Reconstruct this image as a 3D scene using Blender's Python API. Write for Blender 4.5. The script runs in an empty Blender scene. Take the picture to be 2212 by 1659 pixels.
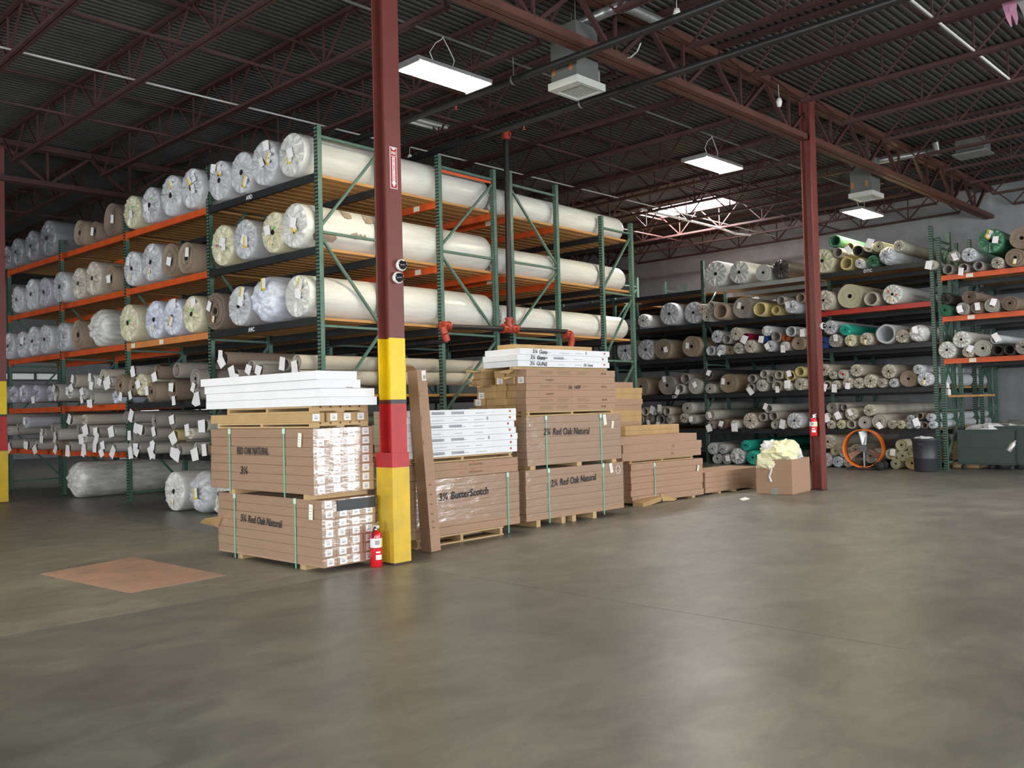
import bpy, math, random
from math import sin, cos, pi, radians
from mathutils import Vector, Matrix, noise
C = bpy.context.scene.collection
S = bpy.context.scene
# ---------------------------------------------------------------- camera
F_PX, YAW, PITCH, ROLL = 1946.48, .7281, .0266, -.0246
EYE = Vector((-7.2235, -9.8554, 1.46))
fw = Vector((cos(PITCH)*cos(YAW), cos(PITCH)*sin(YAW), sin(PITCH)))
r0 = Vector((sin(YAW), -cos(YAW), 0)); u0 = r0.cross(fw)
cr, sr = cos(ROLL), sin(ROLL)
rt, upv = cr*r0+sr*u0, -sr*r0+cr*u0
cd = bpy.data.cameras.new('camera'); cam = bpy.data.objects.new('camera', cd); C.objects.link(cam)
cd.sensor_width = 36; cd.lens = F_PX/2212*36; cd.clip_end = 200
M = Matrix((rt, upv, -fw)).transposed().to_4x4(); M.translation = EYE; cam.matrix_world = M
S.camera = cam
# ---------------------------------------------------------------- light and exposure
S.view_settings.view_transform = 'Standard'; S.view_settings.look = 'None'
S.view_settings.exposure = 0.0; S.view_settings.gamma = 1.0; S.view_settings.use_curve_mapping = False
W = bpy.data.worlds.new('world'); S.world = W; W.use_nodes = True
W.node_tree.nodes['Background'].inputs[0].default_value = (.80, .88, 1, 1)
W.node_tree.nodes['Background'].inputs[1].default_value = 1.0
TB = radians(-2.5)                                   # the building's grid against the racks'
B0 = Vector((-1.57, -3.3, 0))
BX, BY = Vector((cos(TB), sin(TB), 0)), Vector((-sin(TB), cos(TB), 0))
def Bw(x, y, z=0): return B0+BX*x+BY*y+Vector((0, 0, z))
DAY = (.93, .97, 1.0)
def area(name, loc, rot, sx, sy, power, col):
    l = bpy.data.lights.new(name, 'AREA'); l.shape = 'RECTANGLE'; l.size, l.size_y = sx, sy; l.energy = power; l.color = col
    o = bpy.data.objects.new(name, l); C.objects.link(o); o.location = loc; o.rotation_euler = rot; return o
DOORS_R = [-9.0, -3.5, 2.0, 7.5, 13.5]                     # dock doors behind the camera's right shoulder, last one added for film glare
for dx in DOORS_R: area('dock_daylight', Bw(dx, -15.9, 1.9), (radians(82), 0, TB), 2.9, 3.4, 560, DAY)
DOORS_F = [-9.0, -3.0, 6.0]
for dy in DOORS_F: area('dock_daylight', Bw(-13.9, dy, 1.9), (radians(82), 0, TB-pi/2), 2.9, 3.4, 680, DAY)
SKY_E, LAMP_E = 60.0, 70.0                            # skylight panel and lamp emission

# ---------------------------------------------------------------- helpers
R = random.Random(11)
def ray(px, py): return fw+(px-1106)/F_PX*rt-(py-829.5)/F_PX*upv
def at(px, py, ax, val, bf=False):
    """the point of the plane ax = val (rack axes, or the building's with bf) seen at a pixel"""
    d = ray(px, py); o = EYE.copy()
    if bf:
        d = Vector((d.dot(BX), d.dot(BY), d.z)); q = EYE-B0; o = Vector((q.dot(BX), q.dot(BY), q.z))
    i = 'xyz'.index(ax); return o+d*((val-o[i])/d[i])
def depth_of(p): return (p-EYE).dot(fw)
def tag(o, label=None, cat=None, group=None, kind=None):
    if label: o['label'] = label
    if cat: o['category'] = cat
    if group: o['group'] = group
    if kind: o['kind'] = kind
    return o
def empty(name, loc, rz=0, parent=None):
    o = bpy.data.objects.new(name, None); C.objects.link(o); o.location = loc; o.rotation_euler = (0, 0, rz); o.empty_display_size = .1
    if parent: o.parent = parent
    return o
def put(name, me, parent=None, loc=(0, 0, 0), rot=(0, 0, 0), scale=None, col=None):
    o = bpy.data.objects.new(name, me); C.objects.link(o); o.location = loc; o.rotation_euler = rot
    if scale: o.scale = scale
    if col: o.color = (*col, 1)
    if parent: o.parent = parent
    return o
class MB:
    def __init__(s): s.v = []; s.f = []; s.m = []; s.sm = []
    def poly(s, vs, fs, mi=0, sm=False):
        n = len(s.v); s.v += [tuple(v) for v in vs]
        for f in fs: s.f.append([n+i for i in f]); s.m.append(mi); s.sm.append(sm)
        return s
    def box(s, c, d, mi=0, rz=0, M=None):
        x, y, z = d[0]/2, d[1]/2, d[2]/2
        vs = [Vector(p) for p in ((-x,-y,-z),(x,-y,-z),(x,y,-z),(-x,y,-z),(-x,-y,z),(x,-y,z),(x,y,z),(-x,y,z))]
        Q = M if M is not None else Matrix.Rotation(rz, 3, 'Z')
        return s.poly([Vector(c)+Q@v for v in vs], [(0,3,2,1),(4,5,6,7),(0,1,5,4),(1,2,6,5),(2,3,7,6),(3,0,4,7)], mi)
    def lohi(s, a, b, mi=0):
        return s.box([(p+q)/2 for p, q in zip(a, b)], [abs(q-p) for p, q in zip(a, b)], mi)
    def bar(s, p, q, w, h, mi=0):
        p, q = Vector(p), Vector(q); d = (q-p); L = d.length; d.normalize()
        a = d.cross(Vector((0, 0, 1)));  a = a.normalized() if a.length > 1e-3 else Vector((1, 0, 0)); b = a.cross(d)
        return s.box((p+q)/2, (L, w, h), mi, M=Matrix((d, a, b)).transposed())
    def tube(s, p, q, r, n=8, mi=0, r2=None, caps=True):
        p, q = Vector(p), Vector(q); d = (q-p).normalized(); r2 = r if r2 is None else r2
        a = d.cross(Vector((0, 0, 1)) if abs(d.z) < .9 else Vector((1, 0, 0))).normalized(); b = d.cross(a)
        vs = [p+(a*cos(t)+b*sin(t))*r for t in (2*pi*i/n for i in range(n))]+[q+(a*cos(t)+b*sin(t))*r2 for t in (2*pi*i/n for i in range(n))]
        s.poly(vs, [(i, (i+1) % n, n+(i+1) % n, n+i) for i in range(n)], mi, True)
        if caps: s.poly(vs, [tuple(range(n))[::-1], tuple(range(n, 2*n))], mi)
        return s
    def path(s, pts, r, n=6, mi=0):
        for a, b in zip(pts, pts[1:]): s.tube(a, b, r, n, mi)
        return s
    def lathe(s, prof, n=20, mi=0, axis='z', c=(0, 0, 0), fn=None, sm=True):
        """prof: (height along the axis, radius)"""
        vs = []
        for h, r in prof:
            for i in range(n):
                t = 2*pi*i/n; rr = r*(fn(h, t) if fn else 1)
                p = (rr*cos(t), rr*sin(t), h) if axis == 'z' else (h, rr*cos(t), rr*sin(t)) if axis == 'x' else (rr*cos(t), h, rr*sin(t))
                vs.append(Vector(p)+Vector(c))
        fl = axis == 'y'
        fs = []
        for j in range(len(prof)-1):
            for i in range(n):
                f = (j*n+i, j*n+(i+1) % n, (j+1)*n+(i+1) % n, (j+1)*n+i); fs.append(f[::-1] if fl else f)
        return s.poly(vs, fs, mi, sm)
    def mesh(s, name, *mats):
        me = bpy.data.meshes.new(name); me.from_pydata(s.v, [], s.f)
        for m in mats: me.materials.append(m)
        me.polygons.foreach_set('material_index', s.m); me.polygons.foreach_set('use_smooth', s.sm); me.update(); return me
    def build(s, name, mats, parent=None, loc=(0, 0, 0), rz=0, col=None):
        mats = mats if isinstance(mats, (list, tuple)) else [mats]
        return put(name, s.mesh(name, *mats), parent, loc, (0, 0, rz), None, col)
# ---------------------------------------------------------------- materials
MATS = {}
def mat(name, col, rough=.5, metal=0, var=0, vs=6, bump=0, bs=40, spec=.5, objcol=False, stretch=None, col2=None, rvar=0, emit=None, holes=False, coat=0):
    m = bpy.data.materials.new(name); m.use_nodes = True; nt = m.node_tree; N, L = nt.nodes, nt.links
    b = N['Principled BSDF']; b.inputs['Roughness'].default_value = rough; b.inputs['Metallic'].default_value = metal
    b.inputs['Specular IOR Level'].default_value = spec; b.inputs['Coat Weight'].default_value = coat
    b.inputs['Base Color'].default_value = (*col, 1)
    if emit: b.inputs['Emission Color'].default_value = (*emit[:3], 1); b.inputs['Emission Strength'].default_value = emit[3]
    tc = N.new('ShaderNodeTexCoord'); src = tc.outputs['Object']
    if objcol:                       # objects that share a mesh get their own spot of the pattern
        oi = N.new('ShaderNodeObjectInfo'); ad = N.new('ShaderNodeVectorMath'); ad.operation = 'ADD'
        ml = N.new('ShaderNodeMath'); ml.operation = 'MULTIPLY'; ml.inputs[1].default_value = 37; L.new(oi.outputs['Random'], ml.inputs[0])
        L.new(src, ad.inputs[0]); L.new(ml.outputs[0], ad.inputs[1]); src = ad.outputs[0]
    if stretch:
        mp = N.new('ShaderNodeMapping'); mp.inputs['Scale'].default_value = stretch; L.new(src, mp.inputs[0]); src = mp.outputs[0]
    base = None
    if objcol: base = oi.outputs['Color']
    if var or col2:
        nz = N.new('ShaderNodeTexNoise'); nz.inputs['Scale'].default_value = vs; nz.inputs['Detail'].default_value = 6; nz.inputs['Roughness'].default_value = .62
        L.new(src, nz.inputs['Vector'])
        rp = N.new('ShaderNodeValToRGB'); rp.color_ramp.elements[0].position = .33; rp.color_ramp.elements[1].position = .68
        if col2: rp.color_ramp.elements[0].color = (*col, 1); rp.color_ramp.elements[1].color = (*col2, 1)
        else:
            rp.color_ramp.elements[0].color = (1-var, 1-var, 1-var, 1); rp.color_ramp.elements[1].color = (1+var*.4, 1+var*.4, 1+var*.4, 1)
        L.new(nz.outputs['Fac'], rp.inputs[0])
        if col2 and not objcol: base = rp.outputs[0]
        else:
            mx = N.new('ShaderNodeMix'); mx.data_type = 'RGBA'; mx.blend_type = 'MULTIPLY'; mx.inputs[0].default_value = 1
            if base is not None: L.new(base, mx.inputs[6])
            else: mx.inputs[6].default_value = (*col, 1)
            L.new(rp.outputs[0], mx.inputs[7]); base = mx.outputs[2]
        if rvar:
            mr = N.new('ShaderNodeMapRange'); mr.inputs['To Min'].default_value = max(.05, rough-rvar); mr.inputs['To Max'].default_value = rough+rvar
            L.new(nz.outputs['Fac'], mr.inputs[0]); L.new(mr.outputs[0], b.inputs['Roughness'])
    if holes:                        # the slots punched down a rack post
        sp = N.new('ShaderNodeSeparateXYZ'); L.new(tc.outputs['Object'], sp.inputs[0])
        def mth(op, a, v=None):
            n = N.new('ShaderNodeMath'); n.operation = op; L.new(a, n.inputs[0])
            if v is not None:
                if isinstance(v, (int, float)): n.inputs[1].default_value = v
                else: L.new(v, n.inputs[1])
            return n.outputs[0]
        fz = mth('LESS_THAN', mth('FRACT', mth('DIVIDE', sp.outputs['Z'], .0508)), .42)
        fa = mth('LESS_THAN', mth('ABSOLUTE', mth('SUBTRACT', mth('ABSOLUTE', sp.outputs['Y']), .016)), .006)
        fx = mth('LESS_THAN', mth('ABSOLUTE', sp.outputs['X']), .006)
        k = mth('MULTIPLY', fz, mth('MAXIMUM', fa, fx))
        mx = N.new('ShaderNodeMix'); mx.data_type = 'RGBA'; L.new(k, mx.inputs[0])
        if base is not None: L.new(base, mx.inputs[6])
        else: mx.inputs[6].default_value = (*col, 1)
        mx.inputs[7].default_value = (.01, .012, .01, 1); base = mx.outputs[2]
    if base is not None: L.new(base, b.inputs['Base Color'])
    if bump:
        nb = N.new('ShaderNodeTexNoise'); nb.inputs['Scale'].default_value = bs; nb.inputs['Detail'].default_value = 4; L.new(src, nb.inputs['Vector'])
        bp = N.new('ShaderNodeBump'); bp.inputs['Strength'].default_value = bump; bp.inputs['Distance'].default_value = .02
        L.new(nb.outputs['Fac'], bp.inputs['Height']); L.new(bp.outputs[0], b.inputs['Normal'])
    return m
concrete = mat('polished_concrete', (.142, .139, .122), .38, var=.0, col2=(.212, .206, .182), vs=.7, rvar=.13, bump=.06, bs=3, spec=.36)
def mottle(m, scale, dark, stretch):
    nt = m.node_tree; N, L = nt.nodes, nt.links; b = N['Principled BSDF']; src = b.inputs['Base Color'].links[0].from_socket
    tc = N.new('ShaderNodeTexCoord'); mp = N.new('ShaderNodeMapping'); mp.inputs['Scale'].default_value = stretch; nz = N.new('ShaderNodeTexNoise'); nz.inputs['Scale'].default_value = scale; nz.inputs['Detail'].default_value = 8; nz.inputs['Roughness'].default_value = .7; nz.inputs['Distortion'].default_value = .6
    rp = N.new('ShaderNodeValToRGB'); rp.color_ramp.elements[0].position = .36; rp.color_ramp.elements[1].position = .66; rp.color_ramp.elements[0].color = (dark, dark, dark*1.02, 1); rp.color_ramp.elements[1].color = (1.12, 1.12, 1.10, 1)
    mx = N.new('ShaderNodeMix'); mx.data_type = 'RGBA'; mx.blend_type = 'MULTIPLY'; mx.inputs[0].default_value = 1
    L.new(tc.outputs['Object'], mp.inputs[0]); L.new(mp.outputs[0], nz.inputs['Vector']); L.new(nz.outputs['Fac'], rp.inputs[0]); L.new(src, mx.inputs[6]); L.new(rp.outputs[0], mx.inputs[7]); L.new(mx.outputs[2], b.inputs['Base Color'])
mottle(concrete, 2.2, .72, (1, 1.6, 1))
dusty = mat('dusty_concrete', (.19, .178, .148), .44, var=.0, col2=(.275, .256, .213), vs=.9, rvar=.12, bump=.06, bs=3, spec=.36); mottle(dusty, 2.6, .72, (1, 1.6, 1))
joint_m = mat('joint_filler', (.03, .03, .028), .8)
patch_m = mat('faded_paint', (.58, .33, .235), .5, col2=(.38, .265, .20), vs=3.2, rvar=.1)
wall_m = mat('block_wall', (.30, .31, .32), .8, var=.15, vs=3, bump=.1)
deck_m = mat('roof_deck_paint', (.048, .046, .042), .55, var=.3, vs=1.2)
maroon = mat('maroon_paint', (.175, .042, .034), .45, var=.15, vs=3)
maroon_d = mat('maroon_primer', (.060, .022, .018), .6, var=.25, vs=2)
girder_m = mat('girder_primer', (.10, .036, .024), .6, var=.2, vs=3)
yellow = mat('yellow_paint', (.80, .56, .006), .4, var=.1, vs=5)
yellow_w = mat('worn_yellow', (.50, .36, .05), .45, col2=(.76, .47, .012), vs=4)
red_p = mat('red_paint', (.48, .018, .02), .42, var=.25, vs=5)
black_t = mat('black_tape', (.025, .025, .03), .4)
post_m = mat('green_rack_paint', (.085, .165, .125), .42, var=.2, vs=8, holes=True)
green = mat('green_rack_brace', (.085, .165, .125), .45, var=.2, vs=8)
orange = mat('orange_beam', (.66, .095, .017), .42, var=.18, vs=4)
orange2 = mat('pale_orange_beam', (.68, .24, .065), .45, var=.15, vs=4)
redbeam = mat('red_beam', (.45, .03, .02), .42, var=.15, vs=4)
blackb = mat('black_beam', (.018, .02, .022), .45, var=.2, vs=6)
greyb = mat('lit_grey_beam', (.33, .33, .31), .5, var=.15, vs=4)  # pale tone stands for light falling on the top beam
wood = mat('deck_lumber', (.36, .17, .055), .6, col2=(.52, .27, .085), vs=2, stretch=(.6, 9, 9), bump=.08)
pallet_w = mat('pallet_wood', (.42, .27, .12), .7, col2=(.52, .36, .19), vs=3, bump=.1)
kraft = mat('kraft_card', (.375, .235, .150), .75, var=.09, vs=3, objcol=False, stretch=(1, 1, 14))
kraft2 = mat('kraft_card_sallow', (.44, .285, .13), .75, var=.12, vs=5)
card_in = mat('card_edge', (.30, .17, .08), .8)
white_c = mat('white_carton', (.76, .77, .79), .55, var=.05, vs=4)
cream_c = mat('cream_carton', (.80, .80, .68), .6, var=.05, vs=4)
paper = mat('paper', (.82, .80, .80), .7, var=.06, vs=8)
paper_y = mat('label_yellow', (.80, .55, .03), .6)
ink = mat('ink', (.02, .02, .025), .7)
greyprint = mat('grey_print', (.34, .35, .38), .7)
redprint = mat('red_print', (.45, .10, .06), .7)
brownprint = mat('brown_print', (.16, .085, .045), .7)
strapm = mat('green_strap', (.16, .52, .36), .35)
clip_m = mat('strap_clip', (.5, .72, .6), .4)
carpet = mat('carpet_backing', (.5, .5, .5), .95, var=.22, vs=30, bump=.25, bs=160, spec=.15, objcol=True)
wrapm = mat('poly_wrap', (.7, .7, .7), .28, var=.14, vs=3.2, bump=.35, bs=5, spec=.5, objcol=True, stretch=(.5, 1, 1))
wrap_e = mat('gathered_wrap', (.7, .7, .7), .3, var=.34, vs=3.4, bump=.6, bs=7, spec=.5, objcol=True)
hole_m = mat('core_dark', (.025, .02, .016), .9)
core_m = mat('cardboard_core', (.20, .13, .07), .85)
dot_m = mat('sticker', (1, 1, 1), .5, objcol=True)
pipe_blk = mat('black_pipe', (.035, .033, .032), .4, metal=.4, var=.2, vs=6)
coup = mat('red_coupling', (.42, .055, .03), .4, var=.2, vs=9)
galv = mat('galvanised', (.42, .43, .42), .38, metal=.7, var=.2, vs=7)
conduit_m = mat('conduit', (.52, .52, .5), .45, metal=.2)
greymetal = mat('grey_enamel', (.12, .125, .115), .5, var=.15, vs=3)
louvre_m = mat('pale_enamel', (.52, .53, .48), .45)
chrome = mat('bright_metal', (.7, .7, .7), .2, metal=1)
lamp_m = mat('lamp_glow', (1, 1, 1), .5, emit=(1, .88, .62, LAMP_E))
sky_m = mat('skylight_glow', (1, 1, 1), .5, emit=(1, .97, 1, SKY_E))
day_m = mat('daylit_pane', (1, 1, 1), .5, emit=(.95, 1, 1, 4.0))
dim_m = mat('dim_daylit_pane', (1, 1, 1), .5, emit=(.9, 1, .92, .16))  # pane glow turned down to a dim streak of light
ext_red = mat('extinguisher_red', (.62, .012, .02), .25, coat=.4)
fan_or = mat('fan_orange', (.72, .15, .015), .4)
rubber = mat('rubber', (.02, .02, .02), .7)
binm = mat('bin_plastic', (.035, .037, .045), .45)
bin_g = mat('cart_green', (.022, .04, .033), .5)
cloud = mat('loose_plastic', (.80, .78, .52), .4, var=.12, vs=5, bump=.3, bs=9)
cloud_w = mat('loose_plastic_white', (.72, .73, .75), .35, var=.15, vs=5, bump=.3, bs=9)
rag_p = mat('pink_cloth', (.62, .28, .42), .8, var=.2, vs=6)
rag_g = mat('grey_cloth', (.38, .36, .36), .8, var=.4, vs=6)
dome_m = mat('dome_tint', (.02, .02, .025), .08, coat=.5)
ivory = mat('ivory_plastic', (.68, .68, .62), .4)
def film():
    m = bpy.data.materials.new('stretch_film'); m.use_nodes = True; nt = m.node_tree; N, L = nt.nodes, nt.links; N.remove(N['Principled BSDF'])
    tr = N.new('ShaderNodeBsdfTransparent'); tr.inputs[0].default_value = (.98, .98, .98, 1)
    gl = N.new('ShaderNodeBsdfGlossy'); gl.inputs['Roughness'].default_value = .16; gl.inputs[0].default_value = (.9, .9, .9, 1)
    mx = N.new('ShaderNodeMixShader'); fr = N.new('ShaderNodeFresnel'); fr.inputs[0].default_value = 1.6
    nz = N.new('ShaderNodeTexNoise'); nz.inputs['Scale'].default_value = 5; nz.inputs['Detail'].default_value = 5
    tc = N.new('ShaderNodeTexCoord'); mp = N.new('ShaderNodeMapping'); mp.inputs['Scale'].default_value = (.8, .8, 3.5)
    L.new(tc.outputs['Object'], mp.inputs[0]); L.new(mp.outputs[0], nz.inputs['Vector'])
    bp = N.new('ShaderNodeBump'); bp.inputs['Strength'].default_value = .35; bp.inputs['Distance'].default_value = .03; L.new(nz.outputs['Fac'], bp.inputs['Height'])
    L.new(bp.outputs[0], gl.inputs['Normal']); L.new(bp.outputs[0], fr.inputs['Normal'])
    gm = N.new('ShaderNodeNewGeometry'); f2 = N.new('ShaderNodeMath'); f2.operation = 'MULTIPLY_ADD'; f2.inputs[1].default_value = 2.0; f2.inputs[2].default_value = .02; L.new(fr.outputs[0], f2.inputs[0]); iv = N.new('ShaderNodeMath'); iv.operation = 'SUBTRACT'; iv.inputs[0].default_value = 1; L.new(gm.outputs['Backfacing'], iv.inputs[1])
    ml = N.new('ShaderNodeMath'); ml.operation = 'MULTIPLY'; L.new(f2.outputs[0], ml.inputs[0]); L.new(iv.outputs[0], ml.inputs[1])
    L.new(ml.outputs[0], mx.inputs[0]); L.new(tr.outputs[0], mx.inputs[1]); L.new(gl.outputs[0], mx.inputs[2])
    L.new(mx.outputs[0], N['Material Output'].inputs[0]); return m
film_m = film()
ORD = 'first second third fourth fifth sixth seventh eighth ninth tenth eleventh twelfth thirteenth fourteenth fifteenth sixteenth seventeenth eighteenth nineteenth twentieth'.split()
def text(body, parent, loc, face, size, m=None, shear=0, off=0, sx=1, tilt=0):
    """flat lettering; face 'S' looks along +y, 'W' along +x"""
    cu = bpy.data.curves.new('lettering', 'FONT'); cu.body = body; cu.size = size; cu.shear = shear; cu.offset = off; cu.extrude = .0006
    cu.align_x = 'CENTER'; cu.align_y = 'CENTER'; cu.resolution_u = 2
    cu.materials.append(m or ink); o = bpy.data.objects.new('lettering', cu); C.objects.link(o); o.parent = parent; o.location = loc
    o.rotation_euler = (Matrix.Rotation(0 if face == 'S' else -pi/2, 3, 'Z') @ Matrix.Rotation(pi/2, 3, 'X') @ Matrix.Rotation(tilt, 3, 'Z')).to_euler()
    o.scale = (sx, 1, 1); return o
# ================================================================ the building
BO = Bw(0, 0)                                         # origin of the building's grid: structure meshes are in its axes
XW, YF, YR, XF, HR = 18.35, 30.0, -16.0, -14.0, 6.56  # back wall, far wall, right wall, front wall, roof
SKYL = [(14.0, 4.9, 15.1, 7.2), (8.0, -6.9, 9.1, -4.6), (8.0, 16, 9.1, 18.3)]
fl = tag(empty('floor', BO, TB), kind='structure')
MB().lohi((XF, YR, -.3), (XW, YF, -.02)).build('floor_base', joint_m, fl)
gx = [XF, -8.63, 0, 8.63, 17.26, XW]; gy = [YR, -10.87, 0, 10.87, 21.74, YF]
for i in range(5):
    for j in range(5):
        MB().lohi((gx[i]+.004, gy[j]+.004, -.15), (gx[i+1]-.004, gy[j+1]-.004, 0)).build('slab', dusty if (i, j) in ((1, 2), (0, 2)) else concrete, fl)
pc = [at(85, 1240, 'z', 0, True), at(280, 1281, 'z', 0, True), at(490, 1243, 'z', 0, True), at(290, 1203, 'z', 0, True)]
mb = MB(); mb.poly([Vector((p.x, p.y, h)) for h in (0, .0012) for p in pc], [(4,5,6,7),(0,1,5,4),(1,2,6,5),(2,3,7,6),(3,0,4,7)])
mb.build('painted_patch', patch_m, fl)
# ---- roof deck: ribbed sheets along the building's x, open under each skylight
ce = tag(empty('ceiling', BO, TB), kind='structure')
def ribbed(x0, x1, y0, y1):
    pr = [(0, 0), (.032, 0), (.046, .030), (.088, .030), (.102, 0)]; pts = []; y = math.floor(y0/.11)*.11
    while y < y1:
        for dy, dz in pr:
            if y0-1e-6 <= y+dy <= y1+1e-6: pts.append((y+dy, HR+dz))
        y += .11
    pts = [(y0, HR)]+pts+[(y1, HR)]; n = len(pts)
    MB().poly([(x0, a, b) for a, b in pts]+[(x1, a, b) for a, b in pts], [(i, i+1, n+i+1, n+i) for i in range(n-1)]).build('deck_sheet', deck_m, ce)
cuts = sorted({XF, XW, *[s[0] for s in SKYL], *[s[2] for s in SKYL]})
for a, b in zip(cuts, cuts[1:]):
    hs = sorted((s[1], s[3]) for s in SKYL if s[0] <= a+1e-6 and s[2] >= b-1e-6); y = YR
    for h0, h1 in hs: ribbed(a, b, y, h0); y = h1
    ribbed(a, b, y, YF)
for i, (x0, y0, x1, y1) in enumerate(SKYL):
    w = tag(empty('window_%d' % (i+1), Bw((x0+x1)/2, (y0+y1)/2, HR), TB), kind='structure'); hx, hy = (x1-x0)/2, (y1-y0)/2
    MB().lohi((-hx, -hy, .06), (hx, hy, .08)).build('skylight_pane', sky_m, w)
    f = MB()
    for s in (-1, 1): f.lohi((s*hx-.02, -hy-.02, -.01), (s*hx+.02, hy+.02, .12)); f.lohi((-hx, s*hy-.02, -.01), (hx, s*hy+.02, .12))
    f.build('skylight_frame', maroon, w)
# ---- walls, with dock doors in the two behind the camera
def wall(name, pts): 
    mb = MB(); [mb.lohi(a, b) for a, b in pts]; return tag(mb.build(name, wall_m, None, BO, TB), kind='structure')
T = .25; HT = HR+.45
wall('wall_back', [((XW, YR, 0), (XW+T, YF, HT))])
wall('wall_far', [((XF, YF, 0), (XW, YF+T, 1.4)), ((XF, YF, 3.5), (XW, YF+T, HT)), ((XF, YF, 1.4), (4.8, YF+T, 3.5)), ((14, YF, 1.4), (XW, YF+T, 3.5)), ((7.4, YF, 1.4), (9.6, YF+T, 3.5)), ((4.8, YF, 1.4), (7.4, YF+T, 2.95)), ((4.8, YF, 3.25), (7.4, YF+T, 3.5)), ((9.6, YF, 2.35), (14, YF+T, 3.5))])
def holed(xs, lo, hi, w=3.0, h=3.6):
    out, x = [], lo
    for c in sorted(xs): out.append((x, c-w/2, 0, HT)); out.append((c-w/2, c+w/2, h, HT)); x = c+w/2
    return out+[(x, hi, 0, HT)]
wall('wall_right', [((a, YR-T, z0), (b, YR, z1)) for a, b, z0, z1 in holed(DOORS_R, XF, XW)])
wall('wall_front', [((XF-T, a, z0), (XF, b, z1)) for a, b, z0, z1 in holed(DOORS_F, YR, YF)])
for wi, x0, x1, z0, z1, n, m in ((4, 9.6, 14, 1.4, 2.35, 5, day_m), (5, 4.8, 7.4, 2.95, 3.25, 3, dim_m)):
    w = tag(empty('window_%d' % wi, Bw(x0, YF, z0), TB), kind='structure'); st = (x1-x0)/n
    for k in range(n): MB().lohi((k*st+.04, .08, .04), (k*st+st-.04, .10, z1-z0-.04)).build('pane', m, w)
    f = MB()
    for k in range(n+1): f.lohi((k*st-.04, 0, 0), (k*st+.04, .2, z1-z0))
    f.lohi((0, 0, -.02), (x1-x0, .2, .04)); f.lohi((0, 0, z1-z0-.04), (x1-x0, .2, z1-z0+.02)); f.build('window_frame', greymetal, w)
tag(MB().lohi((XW-.35, -2.2, 0), (XW, -1.75, HT)).build('trim_1', maroon_d, None, BO, TB), kind='structure')   # pilaster in the back corner of the view
# ---- bar joists, x' = -.17+1.52k, in spans between the girders
spans = [(-10.87, 0), (0, 10.87), (10.87, 21.74), (21.74, YF)]
jm = {}
for sp, (ya, yb) in enumerate(spans):
    L = yb-ya; n = max(2, round(L/1.21)); st = L/n
    t = MB(); t.lohi((-.055, .02, 6.505), (-.008, L-.02, 6.555)); t.lohi((.008, .02, 6.505), (.055, L-.02, 6.555))
    b = MB(); b.lohi((-.05, st*.5, 5.955), (-.008, L-st*.5, 6.0)); b.lohi((.008, st*.5, 5.955), (.05, L-st*.5, 6.0))
    wv = MB()
    for i in range(n):
        y0, y1 = i*st, (i+1)*st; m = (y0+y1)/2
        if 0 < i < n-1: wv.bar((0, m, 5.98), (0, m, 6.52), .022, .022)
        wv.bar((0, y0+.06, 6.52), (0, m, 5.98), .026, .026); wv.bar((0, m, 5.98), (0, y1-.06, 6.52), .026, .026)
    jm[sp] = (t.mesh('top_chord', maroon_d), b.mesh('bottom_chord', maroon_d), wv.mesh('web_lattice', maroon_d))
for k in range(-5, 13):
    x = -.17+1.52*k
    for sp, (ya, yb) in enumerate(spans):
        if k > 2 and sp == 3 or k < -3 and sp == 0: continue
        j = tag(put('roof_joist', jm[sp][0], None, Bw(x, ya, 0), (0, 0, TB)), kind='structure')
        put('bottom_chord', jm[sp][1], j); put('web_lattice', jm[sp][2], j)
br = tag(empty('trim_2', BO, TB), kind='structure')    # bridging rods that tie the joists together
for y in (-5.4, 3.6, 7.2, 14.5, 18.1):
    for z in (6.0, 6.47): MB().lohi((-7.7, y-.015, z-.015), (18.1, y+.015, z+.015)).build('bridging_rod', maroon_d, br)
# ---- joist girders over the columns
for gi, y in enumerate((0, 10.87, 21.74)):
    g = empty('joist_girder', Bw(0, y, 0), TB)
    tag(g, ['maroon joist girder over the yellow-banded column, two rails and triangular webs', 'maroon joist girder over the middle of the carpet racks', 'farthest maroon joist girder, deep beyond the carpet racks'][gi], 'girder', kind='thing')
    for z0, z1, nm in ((6.40, 6.50, 'top_chord'), (5.75, 5.84, 'bottom_chord')):
        c = MB(); c.lohi((XF, -.11, z0), (XW, -.015, z1)); c.lohi((XF, .015, z0), (XW, .11, z1)); c.build(nm, girder_m if gi == 0 else maroon_d, g)  # far girders' chords darkened to stand in for dim light
    wv = MB()
    for k in range(-9, 12):
        xa = -.17+1.52*k; wv.bar((xa, 0, 6.42), (xa+.76, 0, 5.8), .06, .05); wv.bar((xa+.76, 0, 5.8), (xa+1.52, 0, 6.42), .06, .05); wv.bar((xa+.76, 0, 5.8), (xa+.76, 0, 6.42), .04, .04)
    wv.build('web_lattice', maroon_d, g)
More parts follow.
